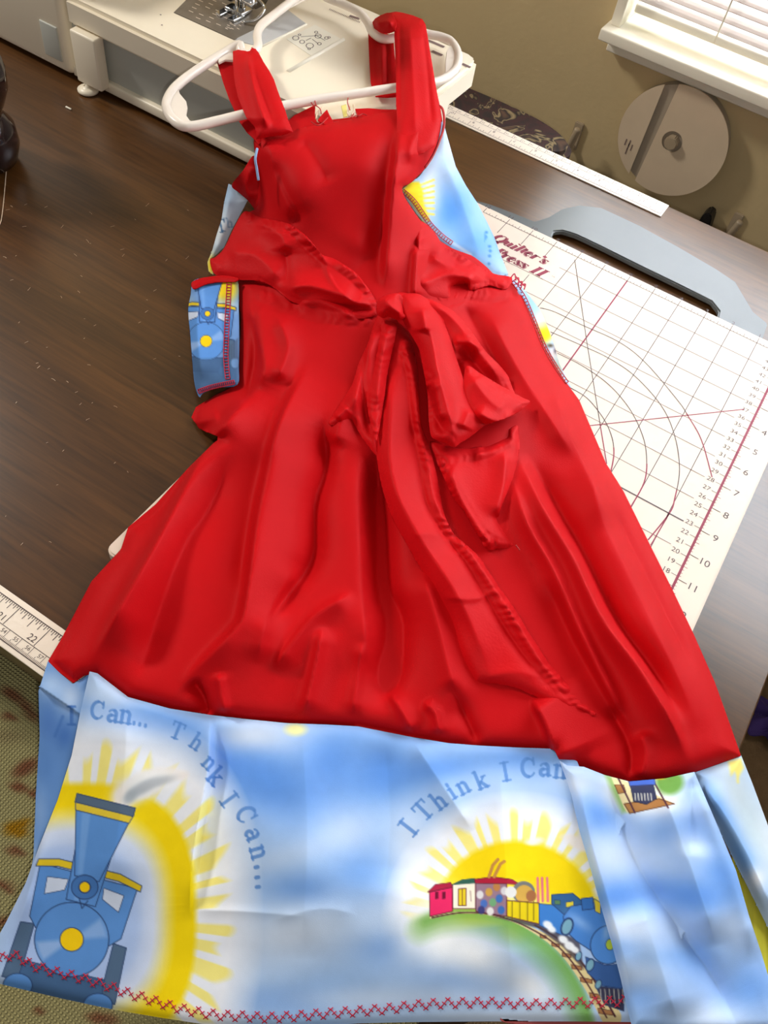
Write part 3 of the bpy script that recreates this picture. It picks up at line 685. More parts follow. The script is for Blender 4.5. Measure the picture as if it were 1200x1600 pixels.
for (a, b), lb in (((898, 205), 'clear plastic peg on the wall between the paisley cushion and the ribbon reel'), ((1148, 348), 'clear plastic peg on the wall right of the ribbon reel by the black clip')):
    q = PY(a, b, .345); hk = thing('wall_hook', lb, 'hook')
    prism('hook_back', [(q[0] - .006, q[2] - .03), (q[0] + .006, q[2] - .03), (q[0] + .006, q[2] + .006), (q[0] - .006, q[2] + .006)], .356, .3599, M_hook, hk, axis='y', bev=.001)
    tube('hook_arm', catmull([(q[0], .357, q[2] - .025), (q[0], .348, q[2] - .03), (q[0] + .001, .340, q[2] - .02), (q[0] + .004, .3365, q[2] - .002), (q[0] + .006, .336, q[2] + .010)], 6), [.004] * 12 + [.0045] * 12 + [.003], M_hook, hk, 10)
q = PY(1106, 338, .345)
ck = thing('black_clip', 'small black clip at the wall just above the table back edge', 'clip')
prism('clip_body', [(q[0] - .008, q[2] - .02), (q[0] + .010, q[2] - .02), (q[0] + .006, q[2] + .004), (q[0] + .002, q[2] + .008), (q[0] - .003, q[2] + .007), (q[0] - .006, q[2] + .001)], .338, .358, M_black, ck, axis='y', bev=.0015)
# dark bottle at the left edge
bt = thing('glass_bottle', 'dark brown double-bulged glass bottle with cream cap at the left edge by the sewing machine', 'bottle')
bxy = (-.699, -.243)
lathe('bottle_body', [(.022, 0), (.030, .004), (.0345, .018), (.0335, .034), (.026, .044), (.024, .048), (.030, .056), (.036, .070), (.037, .086), (.034, .102), (.024, .118), (.013, .124), (.013, .130)], bxy[0] - .004, bxy[1], M_glassdark, bt, 48)
lathe('bottle_cap', [(.016, .127), (.018, .129), (.018, .144), (.0155, .147), (.006, .148)], bxy[0] - .004, bxy[1], M_white, bt, 32, label='cream screw cap')

# chair pulled up under the front of the table
ch = thing('dining_chair', 'chair with sage green woven seat and brown leaf motifs below the front left table edge', 'chair')
cv = Canvas(-60, 980, 720, 1640, .5, (200, 190, 134))
for (x, y, rx, ry, an) in ((20, 1085, 20, 9, 30), (45, 1110, 22, 8, 50), (15, 1120, 14, 6, 20), (40, 1200, 24, 12, -30), (30, 1230, 16, 8, 10), (52, 1240, 10, 7, 0), (25, 1330, 16, 7, 20), (8, 1385, 18, 8, 30), (5, 1440, 14, 7, -20), (160, 1592, 26, 10, 10), (60, 1580, 10, 6, 0), (420, 1600, 20, 10, 0), (560, 1604, 14, 8, 0)):
    cv.blob(x, y, rx, ry, (150, 92, 66), .95, an, 2.0); cv.blob(x + 4, y + 3, rx * .5, ry * .4, (150, 112, 84), .6, an, 2.0)
for (x, y, r) in ((20, 1295, 15), (38, 1286, 10), (34, 1302, 9)): cv.blob(x, y, r, r * .8, (196, 138, 20), .97, 0, 2.0)
cv.blob(10, 1150, 30, 12, (150, 130, 96), .5); cv.blob(60, 1480, 40, 14, (128, 112, 78), .4)
SX0, SX1, SY0, SY1, SZ = -.50, .00, -.98, -.54, -.10
nx, ny = 150, 130
gx, gy = np.meshgrid(np.linspace(SX0, SX1, nx), np.linspace(SY0, SY1, ny))
ed = np.minimum.reduce([gx - SX0, SX1 - gx, gy - SY0, SY1 - gy]); gz = SZ - .02 * np.exp(-ed / .012) + .004 * np.sin(gx * 9) * np.sin(gy * 8) - .004
Vt = np.stack([gx, gy, gz], -1).reshape(-1, 3); idx = np.arange(nx * ny).reshape(ny, nx)
Ft = np.stack([idx[:-1, :-1].ravel(), idx[:-1, 1:].ravel(), idx[1:, 1:].ravel(), idx[1:, :-1].ravel()], 1)
seat = mesh_obj('seat_cushion', Vt, Ft, M_seat, ch, smooth=True)
rel = (Vt - CAM_P) @ CAM_R; upx = 600 + FPX * rel[:, 0] / -rel[:, 2]; upy = 800 - FPX * rel[:, 1] / -rel[:, 2]
col = np.ones((len(Vt), 4)); col[:, :3] = cv.sample(upx, upy)
out_ = (upx < -55) | (upy > 1635) | (upx > 715); col[out_, :3] = s2l((200, 190, 134))
at = seat.data.color_attributes.new('print', 'FLOAT_COLOR', 'POINT'); at.data.foreach_set('color', col.astype(np.float32).ravel())
md = seat.modifiers.new('thickness', 'SOLIDIFY'); md.thickness = .035; md.offset = -1
box('seat_frame', SX0 + .015, SX1 - .015, SY0 + .015, SY1 - .015, SZ - .085, SZ - .045, M_woodleg, ch, bev=.004)
for x in (SX0 + .02, SX1 - .06):
    box('leg', x, x + .04, SY1 - .06, SY1 - .02, -.76, SZ - .085, M_woodleg, ch, bev=.004)
    box('back_post', x, x + .04, SY0 - .02, SY0 + .02, -.76, .30, M_woodleg, ch, bev=.004)
box('back_rail', SX0 + .06, SX1 - .06, SY0 - .012, SY0 + .006, .20, .28, M_woodleg, ch, bev=.004)
box('back_rail', SX0 + .06, SX1 - .06, SY0 - .012, SY0 + .006, .04, .09, M_woodleg, ch, bev=.004)
# purple cloth on the floor
q = P(1206, 1132, -.755)
bm = bmesh.new(); bmesh.ops.create_icosphere(bm, subdivisions=4, radius=1)
for v in bm.verts:
    a = math.atan2(v.co.y, v.co.x); r = 1 + .22 * math.sin(5 * a + .6) + .08 * math.sin(11 * a)
    v.co = Vector((q[0] + v.co.x * .045 * r, q[1] + v.co.y * .045 * r, -.757 + (v.co.z + 1) * .014 * (1 + .3 * math.sin(7 * a))))
pc = bmo('cloth_scrap', bm, M_purple, None, smooth=True); pc['label'] = 'crumpled dark purple cloth scrap on the brown floor at the right edge'; pc['category'] = 'cloth scrap'

# ------------------------------------------------------------------ clothes hanger
hg = thing('clothes_hanger', 'white plastic child size clothes hanger carrying the red dress straps on the machine bed', 'hanger')
HZ = .0965
def hz(pts, z=HZ): return np.array([P(a, b, (c if (c := (q[2] if len(q) > 2 else z)) is not None else z)) for q in pts for a, b in [q[:2]]])
ring = [(374, 70, .101), (352, 82), (318, 103), (286, 126), (268, 144, ), (260, 163), (266, 182), (283, 196), (304, 197), (340, 189), (385, 178), (440, 166), (500, 155), (560, 146), (620, 137), (662, 132), (692, 124), (712, 108), (716, 86), (706, 66), (690, 58), (672, 54), (650, 50), (634, 52, .099), (614, 60, .098), (596, 60, .098), (582, 50, .098), (575, 36, .099), (562, 20, .10), (540, 8, .10), (515, -2, .101), (492, -12, .102), (470, -8, .102), (448, 8, .101), (425, 26, .10), (408, 40, .10), (402, 54, .10), (403, 72, .10), (396, 82, .098), (384, 86, .098), (376, 80, .099)]
ringp = catmull(hz(ring), 5, closed=True)
tube('hanger_frame', ringp, .0040, M_hang, hg, 12, True)
hk = hz([(486, -14, .102), (494, -40, .103), (512, -80, .105), (500, -120, .107), (455, -130, .108), (430, -100, .108)])
tube('hanger_hook', catmull(hk, 8), .0028, M_hang, hg, 10)
def web(pxs, z0, z1): return prism('gusset', [tuple(P(a, b, z1)[:2]) for a, b in pxs], z0, z1, M_hang, hg, bev=.0003)
web([(266, 150), (278, 136), (281, 146), (291, 158), (293, 168), (291, 180), (298, 190), (284, 194), (268, 182)], HZ - .001, HZ + .001)
web([(362, 76), (366, 94), (352, 93), (342, 98), (340, 90)], HZ - .001, HZ + .001)
web([(706, 66), (712, 84), (708, 106), (696, 118), (696, 100), (698, 80)], HZ - .001, HZ + .001)
web([(415, 34), (460, 2), (492, -10), (448, 14)], HZ + .0005, HZ + .002)

# ------------------------------------------------------------------ the dress
BLUE = (118, 164, 226); WHT = (236, 240, 248)
DEEP = (84, 138, 214); OUT = (44, 66, 112); YEL = (250, 214, 10)
cvm = Canvas(-20, 1010, 1240, 1640, 1.5, (168, 198, 238))
r_ = np.random.default_rng(3)
for _ in range(70):
    x, y = r_.uniform(-20, 1240), r_.uniform(1010, 1640); b_ = r_.random() < .5
    cvm.blob(x, y, r_.uniform(40, 110), r_.uniform(18, 50), (136, 178, 234) if b_ else (200, 218, 244), .5, r_.uniform(-30, 20))
for x, y, rx, ry, an, al in ((230, 1130, 130, 26, 12, .9), (520, 1190, 60, 60, 0, .8), (600, 1200, 60, 50, 10, .85), (430, 1230, 110, 60, 20, .85), (380, 1200, 90, 40, 20, .8), (560, 1350, 40, 60, 0, .5), (690, 1200, 100, 22, -10, .7), (620, 1480, 70, 26, 0, .55), (720, 1520, 90, 26, 5, .7), (470, 1390, 60, 26, 0, .7), (820, 1185, 60, 16, 0, .6), (930, 1265, 30, 40, 40, .8), (960, 1400, 60, 30, 0, .85), (1030, 1440, 70, 25, 10, .7), (1090, 1400, 70, 30, 10, .8), (1130, 1340, 40, 50, 60, .8), (1040, 1300, 60, 30, 0, .6), (1150, 1250, 18, 50, 60, .7), (1000, 1540, 60, 30, 0, .6), (1150, 1540, 60, 40, 0, .6), (90, 1250, 30, 110, 0, .4), (430, 1560, 80, 20, 0, .5), (30, 1330, 20, 20, 0, .4)):
    cvm.blob(x, y, rx, ry, (88, 142, 222), al, an)
for x, y, rx, ry, an, al in ((390, 1150, 60, 22, 0, .9), (450, 1460, 110, 46, -10, .9), (540, 1300, 50, 40, 0, .6), (170, 1090, 40, 30, 10, .6), (1090, 1330, 40, 26, 30, .9), (1000, 1470, 60, 30, 0, .7), (960, 1330, 30, 30, 0, .5), (1060, 1560, 70, 30, 0, .7), (1170, 1420, 30, 40, 60, .5), (600, 1560, 200, 18, 0, .5), (800, 1590, 200, 12, 0, .8), (900, 1215, 30, 14, 0, .8), (640, 1330, 30, 60, 0, .8)):
    cvm.blob(x, y, rx, ry, (226, 235, 249), al * .8, an)
# sunburst left
def sunburst(cv_, cx, cy, r_in, r_out, r_ray, r_glow, a0, a1, sy, nray, inner=(196, 214, 244), sl=None, pw=2.0):
    R = r_glow * 1.5; s_ = cv_.sub(cx - R, cy - R, cx + R, cy + R); x = cv_.XX[s_] - cx; y = (cv_.YY[s_] - cy) / sy; r = (np.abs(x) ** pw + np.abs(y) ** pw) ** (1 / pw); a = np.degrees(np.arctan2(-y, x))
    aa = (a - a0) % 360; inr = np.clip(np.minimum(aa, (a1 - a0) - aa) / 14, 0, 1)
    cv_.mixin(s_, (238, 243, 254), np.clip((r_glow - r) / (r_glow - r_ray) , 0, 1) ** .8 * np.clip((r - r_in * .7) / 20, 0, 1) * inr)
    k = (aa / (a1 - a0)) * nray; wob = .14 * np.sin(k * 2.3) + .08 * np.sin(k * 5.1)
    tri = np.abs(((k + wob) % 1) - .5) * 2; ray = np.clip((tri - .38) * 6, 0, 1); jag = 1 + .06 * np.sin(k * 3.7)
    cv_.mixin(s_, (250, 236, 120), .85 * ray * np.clip((r_ray * jag - r) / 14, 0, 1) * np.clip((r - r_out * .92) / 8, 0, 1) * inr)
    ye = np.clip((r_out + 5 - r) / 10, 0, 1) * np.clip((r - r_in) / (r_out - r_in) * 1.8, 0, 1) * inr
    cv_.mixin(s_, (248, 218, 14), ye)
    cv_.mixin(s_, inner, np.clip((r_in + 22 - r) / 50, 0, 1) * .85)
sunburst(cvm, 122, 1432, 118, 184, 236, 290, -78, 178, 1.13, 31, (170, 196, 244), pw=2.7)
# generic steam smoke
for x, y, r in ((196, 1240, 15), (208, 1226, 17), (226, 1216, 18), (246, 1212, 18), (266, 1210, 15), (284, 1212, 10), (190, 1254, 10), (240, 1230, 14), (222, 1240, 12)): cvm.ell(x, y, r, r * .7, (244, 238, 236), .9, 7, -20)
for x, y, rx, ry, an, c_ in ((205, 1238, 26, 16, -40, (240, 240, 240)), (230, 1226, 40, 18, -20, (238, 240, 242)), (190, 1248, 12, 18, 0, (244, 240, 236)), (222, 1232, 22, 7, -30, (176, 184, 194)), (245, 1222, 24, 6, -15, (186, 192, 200)), (204, 1244, 12, 7, -50, (170, 180, 190))): cvm.blob(x, y, rx * 1.25, ry * 1.25, c_, .97, an, 1.6)
def locomotive(cv_, ox, oy, s_, deg=13):
    """plain blue engine seen from the front; no face"""
    a = math.radians(deg); c, d = math.cos(a), math.sin(a)
    T = lambda pts: [(ox + s_ * (c * x - d * y), oy + s_ * (d * x + c * y)) for x, y in pts]
    B1, B2, B3 = (92, 146, 216), (120, 168, 230), (64, 108, 170)
    cv_.poly(T([(-86, -8), (-64, -10), (-66, 84), (-94, 84)]), (84, 110, 142), 1, 1, OUT); cv_.poly(T([(66, -10), (88, -8), (92, 84), (66, 84)]), (84, 110, 142), 1, 1, OUT)
    cv_.poly(T([(-78, -106), (-74, -20), (-60, -4), (60, -4), (76, -20), (82, -104)]), B1, 1, 1, OUT)
    cv_.poly(T([(-62, -88), (-28, -92), (-30, -74), (-60, -60)]), (206, 218, 240), 1, 1, OUT, 1); cv_.poly(T([(30, -92), (64, -88), (62, -60), (32, -74)]), (206, 218, 240), 1, 1, OUT, 1)
    cv_.poly(T([(-82, -112), (-50, -120), (50, -120), (88, -110), (88, -100), (50, -108), (-50, -108), (-84, -100)]), (226, 196, 40), 1, 1, OUT)
    cv_.poly(T([(-66, 50), (66, 50), (70, 96), (-70, 96)]), (70, 104, 148), 1, 1, OUT, 1)
    cv_.poly(T([(-30, -150), (-24, -60), (24, -60), (30, -150)]), B1, 1, 1, OUT)
    cv_.poly(T([(-16, -148), (-12, -62), (-4, -62), (-8, -148)]), B2, .8, 3)
    cv_.poly(T([(-46, -214), (-20, -100), (20, -100), (46, -214)]), B1, 1, 1, OUT); cv_.poly(T([(-34, -206), (-16, -104), (-8, -104), (-20, -206)]), B2, .7, 4)
    cv_.poly(T([(-48, -216), (-44, -202), (44, -202), (48, -216)]), (226, 200, 60), 1, 1, OUT); cv_.poly(T([(-48, -228), (-48, -214), (48, -214), (48, -228)]), (88, 108, 132), 1, 1, OUT)
    x, y = T([(0, 0)])[0]; cv_.ell(x, y, 60 * s_, 60 * s_, OUT); cv_.ell(x, y, 58.4 * s_, 58.4 * s_, B1)
    for g_, al in ((200, .8), (20, .6)):
        e = [(x, y)] + [(x + 56 * s_ * math.cos(math.radians(g_ + t)), y - 56 * s_ * math.sin(math.radians(g_ + t))) for t in (-16, -8, 0, 8, 16)]; cv_.poly(e, (158, 190, 238), al, 8 * s_)
    cv_.ell(x, y, 19.5 * s_, 19.5 * s_, OUT); cv_.ell(x, y, 18 * s_, 18 * s_, (246, 206, 20))
    for sg in (-1, 1):
        xx, yy = T([(sg * 66, 92)])[0]; cv_.ell(xx, yy, 24 * s_, 20 * s_, OUT); cv_.ell(xx, yy, 22.6 * s_, 18.6 * s_, B1)
    x, y = T([(0, -86)])[0]; cv_.ell(x, y, 22 * s_, 20 * s_, OUT); cv_.ell(x, y, 20.5 * s_, 18.5 * s_, (70, 118, 184)); cv_.ell(x, y, 10 * s_, 10 * s_, OUT); cv_.ell(x, y, 8 * s_, 8 * s_, (246, 206, 20))
    cv_.stroke(T([(-4, -66), (4, -52), (10, -66)]), 2 * s_, OUT, .8)
locomotive(cvm, 112, 1468, .98, 14)
# right print: hill, track, carriages, engine
sunburst(cvm, 806, 1446, 10, 132, 178, 212, 8, 186, 1.0, 19, (248, 222, 30))
for x, y, rx, ry in ((690, 1470, 44, 50), (660, 1440, 30, 60), (740, 1490, 60, 40), (830, 1540, 50, 30)): cvm.blob(x, y, rx, ry, (248, 250, 252), .85, 30)
hill = [(668, 1436), (700, 1424), (750, 1422), (800, 1436), (850, 1468), (885, 1505), (910, 1550), (925, 1600)]
hc_ = catmull(hill, 6)
for wd, al in ((44, .25), (32, .35), (20, .45), (10, .6)): cvm.stroke(hc_ + np.array([-wd * .28, wd * .40]), wd, (112, 168, 74), al, 12)
trk = catmull([(672, 1434), (720, 1426), (770, 1430), (820, 1448), (870, 1480), (910, 1530), (945, 1590)], 8)
for i in range(len(trk) - 1): wd = 3 + 30 * max(0, (i / len(trk)) - .45) / .55; cvm.stroke(trk[i:i + 2] + [wd * .35, 0], wd, (222, 204, 150), 1)
for i in range(28, len(trk), 3):
    wd = 5 + 24 * (i / len(trk) - .5); t = trk[i]; cvm.poly([(t[0] - wd * .3, t[1] - wd * .25), (t[0] + wd * 1.2, t[1] + wd * .05), (t[0] + wd * 1.2, t[1] + wd * .35 + 2), (t[0] - wd * .2, t[1] + wd * .15 + 2)], (166, 116, 74), 1, 1, (84, 48, 40), 1)
cvm.stroke(trk + [3, 0], 2.2, (80, 44, 50)); cvm.stroke(trk[24:] + [16, -2], 3.0, (80, 44, 50)); cvm.poly([(770, 1432), (840, 1450), (880, 1480), (912, 1515), (905, 1470), (840, 1440)], (70, 62, 70), .8, 3)
DK = (92, 30, 50)
cvm.poly([(671, 1394), (707, 1386), (707, 1424), (672, 1432)], (232, 44, 104), 1, 1, DK, 1.3); cvm.poly([(668, 1394), (680, 1382), (704, 1379), (708, 1386)], (176, 36, 70), 1, 1, DK, 1)
for x in (680, 691): cvm.poly([(x, 1394), (x + 5, 1393), (x + 5, 1404), (x, 1405)], (110, 20, 50))
cvm.poly([(707, 1382), (743, 1378), (743, 1420), (708, 1420)], (246, 238, 220), 1, 1, DK, 1.3); cvm.poly([(704, 1383), (722, 1374), (742, 1372), (744, 1380)], (52, 96, 84), 1, 1)
cvm.poly([(716, 1389), (728, 1388), (728, 1415), (716, 1415)], (230, 206, 40), 1, 1, DK, 1.3); cvm.stroke([(722, 1389), (722, 1415)], 1.2, DK); cvm.stroke([(735, 1392), (736, 1408)], 1.6, (140, 110, 110), .7)
cvm.poly([(743, 1378), (792, 1380), (792, 1432), (744, 1424)], (150, 120, 140), 1, 1, DK, 1.3)
for x, y, c_ in ((750, 1398, (220, 220, 224)), (756, 1412, (70, 110, 190)), (764, 1394, (206, 160, 70)), (770, 1410, (110, 170, 120)), (780, 1404, (58, 112, 190)), (783, 1422, (58, 112, 190)), (776, 1386, (190, 130, 70)), (788, 1392, (214, 214, 220)), (752, 1422, (60, 60, 120)), (766, 1424, (230, 230, 230))): cvm.ell(x, y, 5.5, 6.5, c_, .95, 2)
cvm.poly([(741, 1374), (770, 1370), (800, 1374), (812, 1382), (792, 1381), (743, 1380)], (176, 34, 60), 1, 1, DK, 1)
cvm.stroke([(764, 1370), (770, 1352), (778, 1343)], 5, (196, 138, 70)); cvm.stroke([(772, 1370), (782, 1350), (788, 1346)], 5, (196, 138, 70))
cvm.ell(818, 1394, 18, 17, (120, 122, 122)); cvm.ell(819, 1397, 14, 14, (214, 170, 80)); cvm.ell(830, 1400, 8, 9, (170, 110, 70)); cvm.ell(798, 1394, 9, 9, (228, 228, 226))
for x in (840, 847, 855): cvm.stroke([(x, 1372), (x + 1, 1408)], 4, (226, 120, 130)); 
cvm.poly([(792, 1407), (842, 1411), (843, 1444), (792, 1432)], (228, 204, 24), 1, 1, DK, 1.5)
for x in (800, 812, 824, 834): cvm.stroke([(x, 1409), (x, 1438)], 1.4, (110, 90, 20))
cvm.poly([(842, 1412), (882, 1416), (880, 1462), (843, 1446)], (64, 128, 206), 1, 1, OUT, 1.2)
cvm.poly([(862, 1398), (895, 1396), (912, 1410), (905, 1426), (880, 1428), (862, 1412)], (54, 100, 150), 1, 1, OUT, 1.4); cvm.poly([(884, 1410), (896, 1408), (896, 1416), (884, 1418)], (224, 206, 60), 1, 1, OUT, 1); cvm.poly([(866, 1406), (876, 1407), (876, 1414), (866, 1413)], (92, 130, 90), 1, 1, OUT, 1)
cvm.poly([(880, 1432), (892, 1416), (930, 1410), (960, 1420), (975, 1450), (960, 1500), (930, 1490), (900, 1470), (884, 1455)], (74, 132, 208), 1, 1, OUT, 1.4)
cvm.blob(905, 1440, 22, 8, (140, 180, 234), .7, 35); cvm.poly([(908, 1404), (926, 1402), (928, 1420), (910, 1422)], (60, 116, 190), 1, 1, OUT, 1.2); cvm.poly([(928, 1404), (938, 1410), (938, 1428), (930, 1424)], (220, 200, 60), 1, 1, OUT, 1)
cvm.ell(951, 1476, 29, 31, OUT, 1, 1, 20); cvm.ell(951, 1476, 27.5, 29.5, (82, 142, 218), 1, 1, 20); cvm.blob(948, 1455, 6, 14, (150, 190, 240), .7, 10); cvm.ell(953, 1476, 7, 9, OUT); cvm.ell(953, 1476, 6, 8, (176, 200, 70))
cvm.poly([(915, 1495), (945, 1508), (975, 1506), (975, 1545), (940, 1540), (918, 1520)], (58, 96, 158), 1, 1, OUT, 1.2); cvm.poly([(930, 1540), (975, 1546), (975, 1580), (945, 1570)], (60, 60, 84), 1, 1, OUT, 1)
for x in range(938, 975, 7): cvm.stroke([(x, 1546), (x + 2, 1568)], 1.6, (200, 200, 190), .8)
for x, y, r in ((886, 1448, 15), (922, 1508, 11), (904, 1494, 8), (935, 1538, 8)): cvm.ell(x, y, r * .65, r, OUT, 1, 1, 20); cvm.ell(x, y, r * .48, r * .8, (120, 168, 190), 1, 1, 20)
for x, y, r in ((856, 1445, 8), (862, 1452, 7), (880, 1468, 8), (890, 1478, 9), (898, 1484, 7)): cvm.ell(x, y, r, r * .7, (240, 244, 248), .95, 3, 30)
for x, y, r in ((832, 1316, 12), (840, 1312, 8), (905, 1316, 20), (920, 1322, 22), (890, 1308, 12)): cvm.ell(x, y, r, r * .42, (246, 240, 236), .95, 5)
# words
LC = (84, 132, 202)
def gc(cv_, ch_, x, y, dg, sz):
    a_ = math.radians(dg); c_, d_ = math.cos(a_), math.sin(a_); h_ = .45 if ch_ in 'ITChk' else .3; h_ = .05 if ch_ == '.' else h_; w_ = G[ch_][0] / 2
    cv_.glyph(ch_, x - sz * (c_ * w_ + d_ * h_), y - sz * (d_ * w_ - c_ * h_), sz, dg, LC, .8, .19, .11)
for q_ in (('I', 639, 1294, -52, 30), ('T', 662, 1267, -45, 29), ('h', 686, 1251, -38, 28), ('i', 707, 1240, -33, 27), ('n', 725, 1231, -29, 28), ('k', 752, 1219, -22, 28), ('I', 790, 1207, -10, 28), ('C', 826, 1201, -5, 30), ('a', 852, 1203, 0, 31), ('n', 876, 1206, 4, 31),
           ('C', 153, 1111, 6, 28), ('a', 177, 1119, 8, 30), ('n', 197, 1121, 9, 30), ('.', 210, 1130, 10, 26), ('.', 219, 1132, 10, 26), ('.', 228, 1134, 10, 26), ('T', 277, 1143, 22, 25), ('h', 308, 1160, 34, 25), ('n', 326, 1194, 44, 26), ('k', 338, 1214, 46, 29), ('I', 357, 1250, 54, 28), ('C', 384, 1274, 62, 30), ('a', 394, 1305, 68, 31), ('n', 402, 1333, 74, 31), ('.', 401, 1356, 80, 34), ('.', 402, 1372, 80, 34), ('.', 403, 1387, 84, 34)): gc(cvm, *q_)
cvm.ell(462, 1140, 16, 9, (246, 240, 150), .8, 8)
hem_c = cvm
# second canvas for the right-hand fold panels (own print)
cvr = Canvas(840, 1150, 1260, 1640, 1.5, (176, 202, 240)); sy_ = int((1150 - 1010) * 1.5); sx_ = int((840 + 20) * 1.5)
hh = min(cvr.h, cvm.h - sy_); ww = min(cvr.w, cvm.w - sx_)
r_ = np.random.default_rng(5)
for _ in range(26): cvr.blob(r_.uniform(860, 1240), r_.uniform(1170, 1640), r_.uniform(30, 70), r_.uniform(14, 34), (136, 178, 234) if r_.random() < .5 else (200, 218, 244), .5, r_.uniform(-20, 20))
for x, y, rx, ry, an, al in ((935, 1270, 36, 30, 40, .8), (960, 1400, 60, 26, -5, .85), (1080, 1400, 80, 30, 10, .85), (1120, 1350, 26, 70, -30, .8), (1045, 1300, 50, 24, 0, .5), (1130, 1255, 14, 60, -32, .7), (1000, 1560, 50, 30, 0, .5), (1170, 1540, 50, 50, 0, .6), (900, 1330, 20, 60, -10, .5), (1090, 1500, 40, 40, 0, .5), (960, 1480, 40, 20, 0, .4)): cvr.blob(x, y, rx, ry, (88, 142, 222), al, an)
for x, y, rx, ry, an, al in ((900, 1225, 30, 18, 0, .9), (1088, 1325, 34, 22, 30, .9), (960, 1340, 40, 24, 0, .6), (1030, 1260, 60, 14, 0, .8), (980, 1450, 60, 20, 0, .8), (1000, 1520, 60, 20, 0, .6), (1140, 1440, 30, 30, 0, .5), (1110, 1590, 50, 20, 0, .6)): cvr.blob(x, y, rx, ry, (222, 232, 248), al * .75, an)
cvr.blob(1000, 1235, 60, 34, (248, 248, 244), .95, 0, 2)
cvr.poly([(942, 1206), (958, 1214), (982, 1268), (972, 1270)], (150, 190, 110), .9, 8); cvr.ell(1046, 1222, 22, 20, (104, 156, 66), .95, 10)
cvr.ell(1030, 1214, 10, 4, (244, 190, 30), .9, 3)
cvr.poly([(955, 1214), (968, 1216), (1056, 1256), (980, 1270), (975, 1262)], (238, 222, 172), 1, 1.5)
cvr.poly([(975, 1256), (1030, 1248), (1054, 1256), (984, 1271)], (178, 126, 74), 1, 1, (84, 48, 30), 1.3); cvr.poly([(960, 1226), (974, 1226), (978, 1238), (966, 1240)], (178, 126, 74), 1, 1, (84, 48, 30), 1)
cvr.stroke([(966, 1216), (992, 1270)], 2.6, (84, 50, 66)); cvr.stroke([(1022, 1222), (1044, 1262)], 2.6, (84, 50, 66))
cvr.poly([(984, 1224), (1020, 1222), (1026, 1248), (1010, 1257), (990, 1252)], (58, 62, 92), 1, 1, (34, 36, 60), 1); cvr.poly([(980, 1212), (1022, 1210), (1024, 1226), (984, 1228)], (74, 110, 204), 1, 1, (40, 44, 90), 1)
for x in range(992, 1020, 5): cvr.stroke([(x, 1240), (x + 1, 1250)], 1.8, (206, 206, 196))
cvd = Canvas(1060, 1150, 1300, 1660, 1.5, (184, 206, 232))
for x, y, rx, ry, an, c_ in ((1150, 1230, 20, 60, -20, (196, 208, 216)), (1185, 1300, 24, 60, -20, (196, 214, 220)), (1120, 1260, 14, 60, -32, (110, 160, 228)), (1160, 1340, 16, 60, -35, (112, 164, 230)), (1184, 1372, 16, 20, 0, (236, 240, 248)), (1215, 1330, 20, 80, -20, (220, 228, 236))): cvd.blob(x, y, rx, ry, c_, .9, an)
cvd.poly([(1138, 1190), (1158, 1185), (1162, 1200), (1154, 1214), (1148, 1206), (1142, 1212)], (240, 222, 110), .9, 5); cvd.stroke([(1152, 1205), (1153, 1222)], 4, (240, 224, 120), .8, 3)
cve = Canvas(1120, 1300, 1300, 1680, 1.5, (206, 198, 60)); cve.blob(1180, 1390, 20, 40, (210, 206, 90), .8)
for i in range(6): cve.stroke([(1150 + i * 14, 1380), (1158 + i * 14, 1640)], 4, (222, 212, 70), .7, 3)

